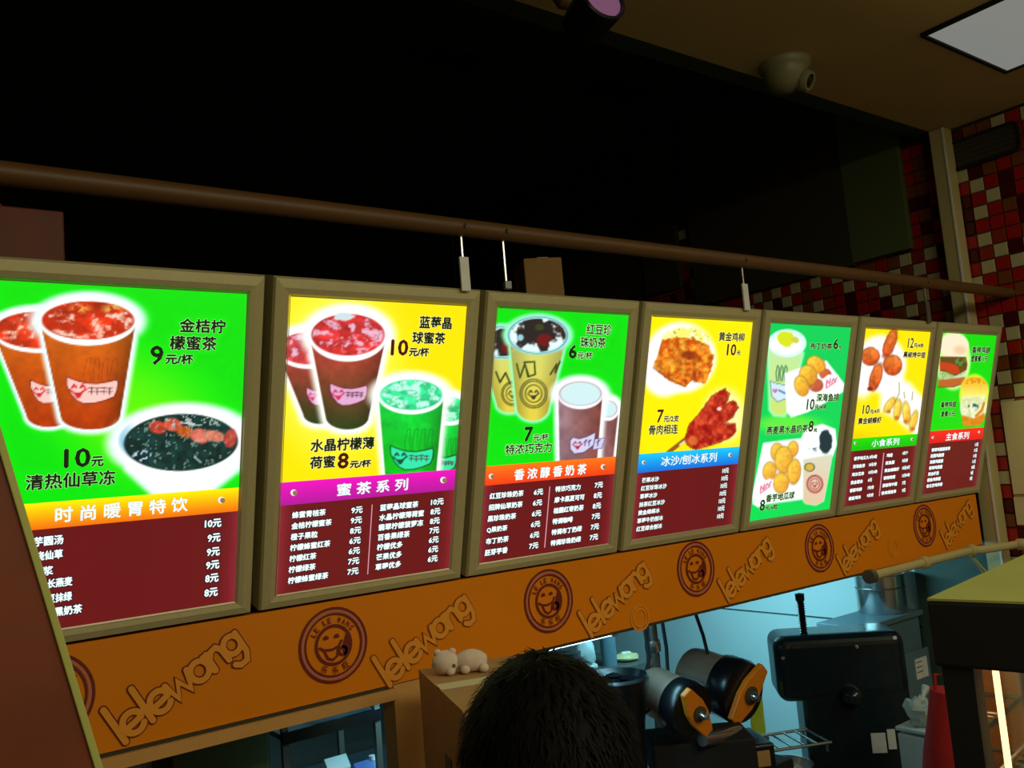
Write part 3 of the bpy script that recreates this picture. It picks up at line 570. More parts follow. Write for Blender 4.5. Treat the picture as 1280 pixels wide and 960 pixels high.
for k, B in BOX.items():
    root = thing('light_box', B['label'], 'light box', ctr(k), (TAU,0,0), 'backlit menu light boxes in a row')
    x0, x1, z0, z1 = -W/2, W/2, 0., H; r = RAIL; rt, rb = .039, .029
    O = [(x0,z0),(x1,z0),(x1,z1),(x0,z1)]; I = [(x0+r,z0+rb),(x1-r,z0+rb),(x1-r,z1-rt),(x0+r,z1-rt)]
    for i in range(4): rail_mesh(O[i], O[(i+1)%4], I[i], I[(i+1)%4], M['alu']).build('frame_rail', None, root)
    lip = MB()
    for i in range(4):
        a, b = I[i], I[(i+1)%4]; d = Vector((b[0]-a[0],0,b[1]-a[1])).normalized(); nrm = Vector((-d.z,0,d.x))
        lip.add([(a[0],-.0290,a[1]),(b[0],-.0290,b[1]),(b[0]+nrm.x*.003-d.x*.003,-.0268,b[1]+nrm.z*.003-d.z*.003),(a[0]+nrm.x*.003+d.x*.003,-.0268,a[1]+nrm.z*.003+d.z*.003)], [(0,1,2,3)], M['alu_in'])
    lip.build('inner_lip', None, root)
    MB().box((0,.012,H/2),(W-.01,.068,H-.01)).build('casing', M['alu_dark'], root)
    px0, px1, pz0, pz1 = x0+r, x1-r, z0+rb, z1-rt
    poster = MB().box((0,-.0245,(pz0+pz1)/2),(px1-px0-.001,.002,pz1-pz0-.001)).build('poster', M['paper'], root)
    if B.get('full'): zt = zb = pz0
    else:
        b = B['band']; zt = (uv(k,*b[0])[1]+uv(k,*b[1])[1])/2; zb = (uv(k,*b[2])[1]+uv(k,*b[3])[1])/2
    st = B['step']*S/ (258. if k < 3 else 190.*1) * (1. if k < 3 else {3:1,4:.95*190/145,5:190/120*.95,6:190/95*.9,7:190/84*.85}[k])
    xs = np.linspace(px0, px1, int((px1-px0)/st)); zs = np.linspace(zt, pz1, int((pz1-zt)/(st*(1.05 if k > 3 else 1))))
    Xg, Zg = np.meshgrid(xs, zs); PX, PY = pix(k, Xg.ravel(), Zg.ravel()); cols = np.clip(B['art'](PX, PY), 0, 1)
    # tube glow at the two upright edges is painted into the price field only
    grid_mesh('picture_print', xs, zs, PF, cols, prm, poster)
    L = Letters()
    if not B.get('full'):
        c0, c1 = (np.array(c)/255. for c in B['bc']); zz = np.linspace(zb, zt, 5)
        grid_mesh('title_band', np.array([px0,px1]), zz, PF, np.repeat(np.linspace(0,1,5)[:,None]*(c0-c1)+c1, 2, 0), prm, poster)
        xx = np.linspace(px0, px1, 24); zz = np.linspace(pz0, zb, 16); Xg, Zg = np.meshgrid(xx, zz)
        a = Art(Xg.ravel()*300, Zg.ravel()*300, (104,18,22)); a.mix(np.clip((np.abs(Xg.ravel())/(px1-px0)*2-.86)/.14,0,1)*.45, (190,60,90)); a.mix(a.noise(30,k)*.35, (90,16,14))  # brighter sides paint the glow of the tubes into the field colours
        grid_mesh('price_field', xx, zz, PF, a.c, prm, poster)
        t = B['title']; L.text(k, t[0], t[1], t[2], t[3], t[4], WH, edge=(90,60,70), ew=.55 if k < 4 else .35, bold=.5 if k < 4 else .25)
        for m_ in B['moons']: L.moon(k, *m_)
    for t in B['big']:
        num = len(t) > 5; yel = k in (2,4,6)
        L.text(k, *t[:5], (70,20,8) if (num and k in (2,4)) else BK, edge=((255,250,190) if yel else (190,250,170)), ew=.9 if k < 4 else .6, bold=t[5]*.9 if num else (.6 if k < 3 else .35))
    for t in B.get('rows', []): L.text(k, *t, WH, edge=NV, ew=1.8, bold=.5)
    for items, (xa,ya), (xb,yb), pitch, h in B.get('cols', []):
        n = len(items)
        for i, s_ in enumerate(items):
            q = i/(n-1); xl, yy = xa+(xb-xa)*q, ya+(yb-ya)*q
            nch = sum(1 if ord(c_) > 255 else .62 for c_ in s_)
            if s_[-1] == '元' and len(s_) <= 3 and ord(s_[0]) < 255: nch = 2 if len(s_) == 2 else 2.6
            L.text(k, s_, xl, yy, xl+nch*pitch, h*.86, WH, edge=NV, ew=1.6 if k < 4 else 1.0, bold=.42 if k < 4 else .3)
    if 'div' in B:
        (xa,ya),(xb,yb) = B['div']; L.quad(k, [(xa,ya),(xa+1.1,ya),(xb+1.1,yb),(xb,yb)], (214,150,170))
    L.build('lettering', poster)

# ------------------------------------------------------------------ fascia board with its printed seals and script
FX0, FX1, FZ0, FZ1 = -1.2, at(1224,650,y=0).x, ZB-.222, ZB-.004
fas = thing('fascia_board', 'long orange fascia board under the light boxes with round seals and outlined script', 'fascia', ((FX0+FX1)/2,.012,FZ0))
fl = rel(fas)
MB().box(fl(((FX0+FX1)/2,.014,(FZ0+FZ1)/2)),(FX1-FX0,.026,FZ1-FZ0)).build('board', M['fascia'], fas)
MB().box(fl(((FX0+FX1)/2,.016,FZ0-.004)),(FX1-FX0,.03,.008)).build('edge_strip', M['brownboard'], fas)
_lay = [0]
def ribbon(mb, pts, wd, y, m, cap=True):
    "one stroke as a single strip with round ends; every stroke lies a hair in front of the last"
    _lay[0] = (_lay[0]+1)%8; y = y-_lay[0]*4e-5
    P = [Vector((p[0],0,p[1])) for p in pts]; n = len(P); Lf = []; Rt = []
    for i in range(n):
        d0 = (P[i]-P[i-1]).normalized() if i else None; d1 = (P[i+1]-P[i]).normalized() if i < n-1 else None
        d = (d0+d1).normalized() if d0 and d1 and (d0+d1).length > .1 else (d1 or d0); nn = Vector((-d.z,0,d.x)); k = 1.
        if d0 and d1: k = min(1.6, 1/max(.3, nn.dot(Vector((-d1.z,0,d1.x)))))
        Lf.append(P[i]+nn*wd*k); Rt.append(P[i]-nn*wd*k)
    def capp(c, d): a0 = math.atan2(d.z, d.x); return [c+Vector((math.cos(a0-PI/2+PI*q/8),0,math.sin(a0-PI/2+PI*q/8)))*wd for q in range(1,8)]
    dE = (P[-1]-P[-2]).normalized(); dS = (P[0]-P[1]).normalized()
    vs = Lf+Rt+capp(P[-1],dE)+capp(P[0],dS)
    fs = [(i,n+i,n+i+1,i+1) for i in range(n-1)]+[tuple([n+n-1]+list(range(2*n,2*n+7))+[n-1]), tuple([0]+list(range(2*n+7,2*n+14))+[n])]
    ys = [i*3e-5 for i in range(n)]*2+[n*3e-5]*7+[-2e-5]*7
    mb.add([(v.x,y-q,v.z) for v,q in zip(vs,ys)], fs, m)
def ring(mb, cx, cz, r, wd, y, m, seg=40):
    vs = [(cx+rr*math.cos(2*PI*q/seg),y,cz+rr*math.sin(2*PI*q/seg)) for rr in (r-wd,r+wd) for q in range(seg)]
    mb.add(vs, [(q,(q+1)%seg,(q+1)%seg+seg,q+seg) for q in range(seg)], m)
def arc(cx, cz, r, a0, a1, n=14, sx=1.): return [(cx+r*sx*math.cos(math.radians(a0+(a1-a0)*i/n)), cz+r*math.sin(math.radians(a0+(a1-a0)*i/n))) for i in range(n+1)]
LET = {'l':([[(0,0),(0,1.95)]],.42), 'e':([[(-.30,.48),(.0,.50),(.42,.56)]+arc(0,.55,.52,12,322,20,.95)],1.06),
 'w':([[(-.62,1.0),(-.38,.05),(-.02,.8),(.32,.05),(.62,1.0)]],1.25), 'a':([arc(-.04,.52,.50,60,400,18,.95),[(.42,.98),(.44,.3),(.58,.02)]],1.05),
 'n':([[(-.4,0),(-.4,1.0)],[(-.4,.6),(-.15,.95),(.15,1.0),(.36,.75),(.42,0)]],.98), 'g':([arc(-.04,.55,.48,40,400,18,.95),[(.40,.98),(.42,-.2),(.2,-.62),(-.2,-.62),(-.42,-.42)]],.95)}
def glyph_fill(mb, x, z, txt, size, y, m, ang=0, bold=.0):
    v, t = glyphs(txt); c, s = math.cos(ang), math.sin(ang); asp = .62*len(txt) if ord(txt[0]) < 255 else 1.0*len(txt)
    for ly, (dx, dz) in enumerate(((0,0),) if not bold else ((0,0),(bold,0),(-bold,0),(0,bold),(0,-bold))):
        p = (v-.5)*np.array([size*asp,size])+np.array([dx,dz])
        mb.add([(x+a*c-b*s, y-ly*5e-5, z+a*s+b*c) for a,b in p], [tuple(int(q) for q in f) for f in t], m)
# the script: baseline from the first l up to the last g, the same on every repeat
bases = [((152,931),(306,803)),((484,859),(592,756)),((737,797),(812,716)),((909,753),(963,684)),((1055,719),(1103,663)),((1183,686),(1211,640))]
V = [(at(*a,y=0), at(*b,y=0)) for a,b in bases]
dv = sum(((b-a) for a,b in V), Vector())/len(V); ang = math.atan2(dv.z, dv.x); Ls = dv.length
order = 'lelewang'; tot = 0; pos = []
for c_ in order: wl = LET[c_][1]; pos.append(tot+wl/2); tot += wl
u = Ls/tot
for i, (a, b) in enumerate(V):
    o_, f_ = MB(), MB(); ca, sa = math.cos(ang), math.sin(ang)
    for c_, p_ in zip(order, pos):
        for st in LET[c_][0]:
            q = [(a.x+((p_+x)*ca-z*sa)*u, a.z+((p_+x)*sa+z*ca)*u) for x,z in st]; q = [fl((x,0,z)) for x,z in q]; q = [(v.x,v.z) for v in q]
            yb = fl((0,-.0003,0)).y
            ribbon(o_, q, .218*u, yb-.0008, M['ink'] if i == 0 else M['inkmid']); ribbon(f_, q, .152*u, yb-.0024, M['ink3'])
    so = o_.build('script_outline', None, fas); f_.build('script_fill', None, so)
sc_px = [(417,806),(686,751),(870,711),(1024.4,685),(1156,657)]
sx = [at(*p,y=0) for p in sc_px]; per = (sx[-1].x-sx[0].x)/4; zc = sum(p.z for p in sx)/5; SR = .083
for i in range(-1, 5):
    mb = MB(); c_ = fl((at(117,852,y=0).x-SR if i < 0 else sx[i].x, -.0003, zc if i < 0 else sx[i].z)); cx, cz, y = c_.x, c_.z, c_.y-.0012; ik = M['ink']
    ring(mb, cx, cz, SR, .0028, y, ik); ring(mb, cx, cz, SR*.92, .0030, y+.0004, M['inkpink']); ring(mb, cx, cz, SR*.84, .0022, y, ik); ring(mb, cx, cz, SR*.52, .0036, y, ik)
    for ex in (-.22,.10):
        mb.add([(cx+SR*(ex+.085*math.cos(t)),y,cz+SR*(.2+.09*math.sin(t)*(1 if math.sin(t) > 0 else .3))) for t in (2*PI*q/14 for q in range(14))], [tuple(range(14))], ik)
    ribbon(mb, [(cx+SR*x,cz+SR*z) for x,z in ((-.42,-.02),(-.3,-.1),(-.05,-.12),(.15,-.05),(.24,.08))], .0028, y, ik)
    ribbon(mb, [(cx+SR*x,cz+SR*z) for x,z in ((-.3,-.1),(-.2,-.33),(-.06,-.4),(.08,-.32),(.14,-.08))], .0028, y, ik)
    mb.add([(cx+SR*x,y-.0003,cz+SR*z) for x,z in ((.3,.05),(.42,.34),(.5,.1),(.5,-.15),(.4,-.34),(.3,-.36),(.24,-.1))], [(0,1,2,3,4,5,6)], ik)
    ring(mb, cx+SR*.26, cz-SR*.2, SR*.11, .0034, y-.0003, ik, 16)
    for q, ch in enumerate('LE LE WANG'):
        if ch == ' ': continue
        t = math.radians(148-q*12.6); glyph_fill(mb, cx+SR*.68*math.cos(t), cz+SR*.68*math.sin(t), ch, SR*.15, y, ik, t-PI/2, .0004)
    for q, ch in enumerate('乐乐旺'):
        t = math.radians(-118+q*28); glyph_fill(mb, cx+SR*.69*math.cos(t), cz+SR*.69*math.sin(t), ch, SR*.19, y, ik, t+PI/2, .0003)
    mb.build('seal', None, fas)
for p in ((1117,683),(800,772)):
    q = at(*p,y=0); mb = MB(); c_ = fl((q.x,-.0003,q.z))
    for r in (.036,.026): ring(mb, c_.x, c_.z, r, .004, c_.y-.0006, M['inkfaint'])
    mb.build('faint_ring', None, fas)
# board added behind boxes and fascia to stop kitchen light leaking through
struct(MB().box(((FX0+XR)/2,.125,1.75),(XR-FX0,.03,.64)).build('trim_4', M['brownboard']))

struct(MB().box((XR-.04,.20,1.02),(.03,.36,2.03)).build('trim_7', M['shadeteal']))  # dark sheet added over the white side wall to paint its shade
# post and rail of the serving window on the left
a, b = at(497,900,y=0), at(521,900,y=0)
struct(MB().box(((a.x+b.x)/2+.03,.03,FZ0/2),(b.x-a.x+.07,.06,FZ0-.004)).build('trim_5', M['tan'])) 
struct(MB().box(((FX0+a.x)/2,.016,FZ0-.022),(a.x-FX0,.05,.026)).build('trim_6', M['tan']))

# ------------------------------------------------------------------ placing helper for free-standing things
TH = math.atan2(RM[0,1], RM[0,0])
def fr(px, py, yaw=0, **k):
    P = at(px,py,**k); dep = float((np.array(P)-CAM)@RM[2]); return P, dep/F, TH+math.radians(yaw)
def RZ(a): return Matrix.Rotation(a, 3, 'Z')

# rod across and the brackets that hang the boxes from it
ra, rb = at(0,222,y=-.2), at(1150,350,y=-.2); rz = (ra.z+rb.z)/2
tag(MB().tube([(-2.95,-.2,rz),(XR,-.2,rz)], .022, 16).build('hanging_rod', M['rod'], smooth=True), 'long brown pipe running above the light boxes in the dark', 'pipe')
topz = ZB+H*math.cos(TAU); topy = -H*math.sin(TAU)
for px, lab in ((580,'pale hanging bracket above the joint of the second and third light box'),(632,'thin dark hanging wire above the red bean tea light box'),(928,'pale hanging bracket above the right end of the fried chicken light box'),(1153,'small pale hanging bracket above the drumstick light box')):
    p = at(px,345,y=-.2); t = thing('hanging_bracket', lab, 'bracket', (p.x,-.2,topz-.02), group='brackets hanging the light boxes')
    MB().tube([(0,0,.03),(0,0,rz-topz-.005),(0,-.012,rz-topz+.03),(0,-.028,rz-topz+.015)], .004, 8).build('hook', M['steel'], t)
    if px != 632: MB().box((0,-.004,.055),(.026,.006,.085)).build('plate', M['pwhite'] if px < 1100 else M['greymetal'], t, bevel=.001)
    else: MB().box((0,-.004,.035),(.02,.012,.02)).build('clip', M['greymetal'], t, bevel=.001)

# boxes stored on top of the added kitchen lid, barely lit
p, s, r = fr(678,322,10,y=.45)
t = thing('storage_box', 'dim brown box standing behind the red bean tea light box', 'box', (p.x,.45,2.085), (0,0,r))
hz = p.z-2.085; MB().box((0,.1,hz/2),(.14,.2,hz)).build('carton', M['card'], t, bevel=.004); MB().box((0,.1,hz+.001),(.04,.2,.002)).build('tape', M['paper'], t)
p, s, r = fr(20,258,0,y=.3)
t = thing('storage_box', 'dim reddish box in the dark above the leftmost light box', 'box', (p.x-.05,.3,2.085), (0,0,0))
hz = p.z-2.085; MB().box((0,.12,hz/2),(.3,.24,hz)).build('carton', M['wood'], t, bevel=.004); MB().box((0,.12,hz+.001),(.04,.24,.002)).build('tape', M['card'], t)

# dark boards against the upper right wall
for lab, pts in (('dark green board on the upper wall, nearest the mosaic tiles', (1120,1045,165,330,305)),('wide dark brown board on the upper wall between two dark gaps',(1050,851,190,335,365)),('narrow dark board on the upper wall, farthest from the tiles',(836,792,210,375,378))):
    y0, y1 = at(pts[0],pts[2],x=XR-.03).y, at(pts[1],pts[2],x=XR-.03).y; z0 = at(pts[1]+ (20 if pts[1]>900 else 90 if pts[1]>845 else 5),pts[3] if pts[1]!=851 else pts[4],x=XR-.03).z
    tag(MB().box((XR-.02,(y0+y1)/2,(z0+3.98)/2),(.035,abs(y1-y0),3.98-z0)).build('wall_board', M['darkboard'] if pts[1] > 900 else M['brownboard'], bevel=.003), lab, 'board')

# cream pole, white pipe, notices and vent on the tiled wall
pz = at(1174,170,x=XR-.05); pb = at(1246,690,x=XR-.05)
t = thing('wall_pole', 'cream square pole running down the tiled wall beside the rightmost light box', 'pole', (XR-.05,pz.y-.005,.0))
MB().box((0,0,ROOM_CEIL/2),(.075,.07,ROOM_CEIL-.004)).build('post', M['cream'], t, bevel=.004); MB().box((-.039,-.03,ROOM_CEIL/2),(.004,.008,ROOM_CEIL-.01)).build('edge_bead', M['pwhite'], t)
t = thing('water_pipe', 'off white pipe running under the right end of the orange fascia and along the tiles', 'pipe', (0,0,0))
P0, P1, P2 = at(1088,722,y=-.06), at(1214,688,y=-.06), at(1300,681,x=XR-.15)
P1 = Vector((min(P1.x,XR-.14),P1.y,P1.z)); P0.z = P1.z-.005; P2.z = P1.z-.004; K = P1+Vector((.03,-.03,0))
MB().tube([P0,P1,K,Vector((XR-.13,K.y-.06,P1.z)),Vector((XR-.13,-1.6,P1.z))], .017, 12).build('pipe_run', M['cream'], t, smooth=True)
for q in (P0.lerp(P1,.5), P1, Vector((XR-.13,-.16,P1.z))): MB().lathe([(.022,-.02),(.024,-.015),(.024,.015),(.022,.02)], q, Matrix.Rotation(PI/2,3,'Y') if q.x < XR-.135 else Matrix.Rotation(PI/2,3,'X'), 14).build('joint', M['cream'], t, smooth=True)
MB().lathe([(.0,-.012),(.026,-.012),(.026,.012),(0,.012)], P0, Matrix.Rotation(PI/2,3,'Y'), 14).build('end_cap', M['greymetal'], t)
a = P1; cb = []
for k_, (x1, y1) in enumerate(((1240,735),(1252,742),(1262,728))):
    e_ = at(x1,y1,x=XR-.09); m_ = a.lerp(e_,.5)+Vector((0,-.02,-.05-.02*k_))
    tag(MB().tube([a+Vector((.0,.02,.0)),a.lerp(m_,.5)+Vector((0,0,-.005)),m_,m_.lerp(e_,.5)+Vector((0,0,-.02)),e_], .005, 8).build('loose_cable', M['cream'], smooth=True), ['pale loose cable looping under the white pipe, leftmost','pale loose cable looping under the white pipe, middle','pale loose cable looping under the white pipe, rightmost'][k_], 'cable', 'loose cables by the pole')
for (x0,y0,x1,y1), lab, nl in (((1250,503,1262,618),'upper pale paper notice on the tiled wall with a green mark',1),((1266,622,1275,652),'lower pale paper notice on the tiled wall under the other',0)):
    A, B_ = at(x0,y0,x=XR-.02), at(x1,y1,x=XR-.02); hh = A.z-B_.z; wd = hh*.75 if nl else .28; yc = A.y-wd/2 if nl else at(1266,622,x=XR-.02).y-wd/2
    if not nl: hh = at(1266,622,x=XR-.02).z-at(1272,655,x=XR-.02).z; hh = max(hh,.12)
    zc_ = (A.z+B_.z)/2 if nl else at(1266,622,x=XR-.02).z-hh/2
    t = thing('notice', lab, 'notice', (XR-.01,yc,zc_))
    MB().box((-.003,0,0),(.004,wd,hh)).build('sheet', M['paper'], t)
    if nl:
        MB().lathe([(0,-.001),(.018,-.001),(.018,.001),(0,.001)], (-.0055,-.05,hh*.33), Matrix.Rotation(PI/2,3,'Y'), 16).build('green_mark', M['green'], t)
        mb = MB()
        for q in range(4): mb.box((-.0055,-.01,hh*.12-q*.03),(.001,wd*.55,.003))
        mb.build('ruled_frame', M['inkgrey'], t)
A, B_, Cc = at(1184,178,x=XR-.02), at(1187,212,x=XR-.02), at(1272,160,x=XR-.02)
vy, vz, vh = (A.y+Cc.y)/2, (A.z+B_.z)/2-.01, (A.z-B_.z); vw = abs(A.y-Cc.y)
t = thing('wall_vent', 'dark framed vent high on the tiled wall under the ceiling', 'vent', (XR-.004,vy,vz))
mb = MB(); rr = .03; pts = []
for cy_, cz_, a0 in ((vw/2-rr,vh/2-rr,0),(-vw/2+rr,vh/2-rr,90),(-vw/2+rr,-vh/2+rr,180),(vw/2-rr,-vh/2+rr,270)): pts += [(-.012,cy_+rr*math.cos(math.radians(a0+q*22.5)),cz_+rr*math.sin(math.radians(a0+q*22.5))) for q in range(5)]
MB().tube(pts, .007, 8, closed=True).build('vent_frame', M['blackm'], t); MB().prism([(p_[0]+.006,p_[1],p_[2]) for p_ in pts], (.006,0,0)).build('backing', M['brownboard'], t)
for q in range(5): MB().box((-.01,0,-vh/2+vh*(q+.7)/5.6),(.004,vw-.03,.006)).build('slat', M['brownboard'], t)

# ------------------------------------------------------------------ ceiling things
a = at(1150,42,z=ROOM_CEIL); b = at(1260,87,z=ROOM_CEIL); wl = b.x-a.x
t = thing('ceiling_lamp', 'square ceiling lamp with dull white diffuser and dark frame by the tiled wall', 'ceiling lamp', ((a.x+b.x)/2,a.y-wl/2,ROOM_CEIL))
MB().box((0,0,-.004),(wl-.03,wl-.03,.008)).build('diffuser', M['panel'], t)
for i in range(4):
    q = RZ(i*PI/2); MB().box(q@Vector((wl/2-.006,0,-.007)),(.014,wl,.014),q if i%2==0 else None).build('frame_bar', M['blackm'], t) if i%2==0 else MB().box((0,(wl/2-.006)*(1 if i==1 else -1),-.007),(wl-.02,.014,.014)).build('frame_bar', M['blackm'], t)
p = at(972,84,z=ROOM_CEIL); s = .0033
t = thing('dome_camera', 'white dome security camera on the edge of the ceiling', 'camera', (p.x,p.y-.03,ROOM_CEIL))
MB().lathe([(.092,0),(.092,-.018),(.082,-.03)], seg=36).build('base_ring', M['dome'], t, smooth=True)
MB().lathe([(.082,-.028),(.080,-.05),(.066,-.082),(.04,-.102),(0,-.11)], seg=36).build('dome', M['dome'], t, smooth=True)
q = Matrix.Rotation(math.radians(118),3,'X'); q = Matrix.Rotation(math.radians(12),3,'Z')@q
ln = MB().lathe([(.038,0),(.040,.055),(.034,.066),(.026,.066),(.026,.058),(.0,.058)], (.02,-.02,-.062), q, 28).build('lens_barrel', M['dome'], t, smooth=True)
MB().lathe([(.0,.060),(.026,.060),(.02,.064),(0,.067)][1:], (.02,-.02,-.062), q, 20).build('lens', M['lens'], ln, smooth=True)
MB().lathe([(.041,.02),(.020,.03),(.041,.045)], (.02,-.02,-.062), q, 28).build('dark_band', M['blackm'], ln, smooth=True)
p = at(742,14,y=-.35); c0 = p
t = thing('spotlight', 'black round spotlight hanging at the top edge with a pinkish lit side', 'spotlight', (p.x,p.y,ROOM_CEIL))
dz = p.z-ROOM_CEIL; q = Matrix.Rotation(math.radians(-35),3,'Y')@Matrix.Rotation(math.radians(75),3,'X')
MB().tube([(0,0,0),(0,0,dz+.03)], .009, 10).build('stem', M['blackm'], t)
MB().lathe([(.03,-.085),(.055,-.07),(.062,-.02),(.066,.05),(.06,.055),(.055,.04)], (0,0,dz), q, 28).build('shade', M['black'], t, smooth=True)
MB().lathe([(.0,.045),(.055,.045)][::-1], (0,0,dz), q, 24).build('lens', M['pink'], t)
MB().lathe([(.04,0),(.04,-.02),(0,-.024)], seg=20).build('ceiling_rose', M['cream'], t)
p = at(652,8,y=-.15)
t = thing('spotlight_track', 'dim brassy fitting clinging to the ceiling edge at the top', 'track', (p.x,p.y,ROOM_CEIL))
MB().box((0,0,-.02),(.42,.05,.04)).build('rail', M['cream'], t, bevel=.006)
for x in (-.15,.12): MB().tube([(x,0,-.04),(x+.02,-.02,-.09),(x+.07,-.03,-.10)], [.022,.026,.018], 14).build('clamp', M['rod'], t, smooth=True)
for p_, lab in (((768,112),'dark slot vent in the unlit upper ceiling, right'),((556,72),'dark slot vent in the unlit upper ceiling, left')):
    p = at(*p_, z=3.99); t = thing('ceiling_vent', lab, 'vent', (p.x,p.y,3.998)); MB().box((0,0,-.01),(.36,.16,.02)).build('frame', M['blackm'], t)
    for q in range(4): MB().box((0,-.05+q*.034,-.024),(.32,.008,.01)).build('slat', M['blackm'], t)

# ------------------------------------------------------------------ kitchen, seen below the fascia
a = at(592,828,y=.11); b = at(764,791,y=.11); tz = min(a.z, b.z)
t = thing('tube_lamp', 'lit white tube lamp just behind the lower edge of the orange fascia', 'lamp', ((a.x+b.x)/2,.11,tz), group=None)
hl = (b.x-a.x)/2
MB().tube([(-hl,0,.0),(hl,0,.0)], .009, 12).build('tube', M['glowtube'], t, smooth=True)
for x in (-hl,hl): MB().box((x,0,.012),(.02,.028,.045)).build('end_holder', M['pwhite'], t, bevel=.002)
MB().box((0,.004,.035),(2*hl+.06,.034,.024)).build('housing', M['pwhite'], t, bevel=.003)

KC = .78; kx0, kx1 = 1.32, 2.50
t = thing('kitchen_counter', 'pale steel counter behind the fascia carrying the barrel mixer and cooker', 'counter', ((kx0+kx1)/2,.0,0))
MB().box((0,.40,KC-.02),(kx1-kx0,.56,.04)).build('worktop', M['steel'], t, bevel=.004); MB().box((0,.40,(KC-.04)/2),(kx1-kx0-.06,.5,KC-.05)).build('base', M['greymetal'], t)
MB().box((0,.67,KC+.02),(kx1-kx0,.012,.06)).build('backsplash', M['steel'], t)

# barrel mixer (tea shaker) with two orange clamps
def barrel(t, L, P, s, rotz, tilt, rad, ln, clamp_ang, bodym):
    Rm = RZ(rotz)@Matrix.Rotation(tilt,3,'Y')     # local +X = towards the clamped cap
    A = Rm@Matrix.Rotation(PI/2,3,'Y'); c = L(P)
    b = MB().lathe([(rad*.5,-ln),(rad*.86,-ln*.97),(rad*.9,-ln*.85),(rad*.9,-ln*.40),(rad*.97,-ln*.38),(rad*.97,-ln*.30)], c, A, 40).build('barrel', bodym, t, smooth=True)
    MB().lathe([(rad*.97,-ln*.33),(rad,-ln*.31),(rad,-ln*.06),(rad*.93,-.0),(rad*.55,.004),(0,.004)], c, A, 40).build('cap', M['black'], b, smooth=True)
    cl = MB(); w2 = rad*.36; h2 = rad*1.02
    pts = [(0,h2),(w2,h2*.55),(w2*1.1,0),(w2,-h2*.55),(0,-h2),(-w2,-h2*.55),(-w2*1.1,0),(-w2,h2*.55)]
    pts = [(-w2*.55,h2),(w2*.55,h2),(w2*1.15,h2*.25),(w2*1.15,-h2*.25),(w2*.55,-h2),(-w2*.55,-h2),(-w2*1.15,-h2*.25),(-w2*1.15,h2*.25)]
    ca, sa = math.cos(clamp_ang), math.sin(clamp_ang)
    q = [c+Rm@Vector((.006,y*ca-z*sa,y*sa+z*ca)) for y,z in pts]; cl.prism(q, Rm@Vector((.022,0,0)))
    co = cl.build('clamp', M['orange'], t, bevel=.004)
    MB().lathe([(rad*.26,.028),(rad*.28,.036),(rad*.2,.04)], c, A, 24).build('washer', M['brownboard'], co, smooth=True)
    MB().lathe([(rad*.14,.03),(rad*.14,.055),(rad*.08,.066),(0,.068)], c, A, 20).build('bolt', M['steel'], co, smooth=True)
P, s, r = fr(930,866,y=.20); P2_, s2, r2 = fr(866,888,y=.10)
t = thing('barrel_mixer', 'mixing machine with two dark barrels closed by orange clamps', 'machine', (P.x-.1,.24,KC)); L = rel(t)
barrel(t, L, P, s, TH-math.radians(54), math.radians(8), 40*s, 62*s/math.sin(math.radians(45)), math.radians(-46), M['drum'])
barrel(t, L, P2_, s2, TH-math.radians(58), math.radians(10), 35*s2, 60*s2/math.sin(math.radians(50)), math.radians(33), M['drum'])
P3, s3, r3 = fr(918,936,8,y=.17)
R3 = RZ(r3); MB().box(L(P3+Vector((0,0,-.03))),(76*s3,.2,.13),R3).build('motor_housing', M['black'], t, bevel=.008)
MB().tube([L(at(878,925,y=.10)),L(at(925,918,y=.14))], [.02,.028], 16).build('shaft', M['steel'], t, smooth=True)
MB().tube([L(at(905,912,y=.16)),L(at(960,923,y=.2))], .006, 10).build('rail', M['steel'], t)
q = P3+R3@Vector((22*s3,-.102,-.01)); MB().box(L(q),(16*s3,.004,.05),R3).build('label', M['card'], t)
q = P3+R3@Vector((-14*s3,-.102,.0)); MB().box(L(q),(16*s3,.004,.03),R3).build('switch', M['orange'], t, bevel=.001)
MB().box(L((P2_+P)/2+Vector((-.06,.06,-.16))),(.34,.2,.12),RZ(TH)).build('cradle', M['blackm'], t, bevel=.01)
MB().box(L(Vector((P.x-.08,.25,KC+.02))),(.42,.26,.04)).build('foot_plate', M['blackm'], t, bevel=.004)

# dark round cooker and a lidded drum left of it
P, s, r = fr(800,850,y=.14); rad = 44*s
t = thing('round_cooker', 'dark round cooker with a flared rim beside the barrel mixer', 'cooker', (P.x,.15+rad,KC)); hz = P.z-KC
MB().lathe([(rad*.72,0),(rad*.74,hz*.55),(rad*.86,hz*.8),(rad,hz*.93)], seg=40).build('pot_body', M['black'], t, smooth=True)
MB().lathe([(rad,hz*.93),(rad*1.03,hz*.98),(rad*.96,hz),(rad*.85,hz*.95),(rad*.3,hz*.90),(0,hz*.90)], seg=40).build('lid', M['black'], t, smooth=True)
MB().lathe([(.02,hz*.90),(.02,hz*.98),(.028,hz*1.0),(0,hz*1.02)], seg=16).build('knob', M['black'], t, smooth=True)
for a_ in (0,PI): MB().tube([(rad*.8*math.cos(a_),-.03,hz*.7),(rad*1.12*math.cos(a_),-.03,hz*.72),(rad*1.12*math.cos(a_),.03,hz*.72),(rad*.8*math.cos(a_),.03,hz*.7)], .008, 8).build('handle', M['black'], t)
P, s, r = fr(782,925,y=.0); t = thing('drink_dispenser', 'dark bulky dispenser with an orange tag right of the person', 'dispenser', (P.x-.02,.27,KC), (0,0,r)); L = rel(t)

MB().lathe([(.12,0),(.13,.02),(.13,.20),(.11,.235),(.05,.25),(0,.25)], seg=32).build('tank', M['black'], t, smooth=True)
MB().box((0.02,-.128,.13),(.035,.01,.06)).build('tag', M['orange'], t, bevel=.002)
MB().tube([(0.05,-.12,.05),(.05,-.17,.05),(.05,-.175,.02)], .010, 10).build('tap', M['steel'], t, smooth=True)

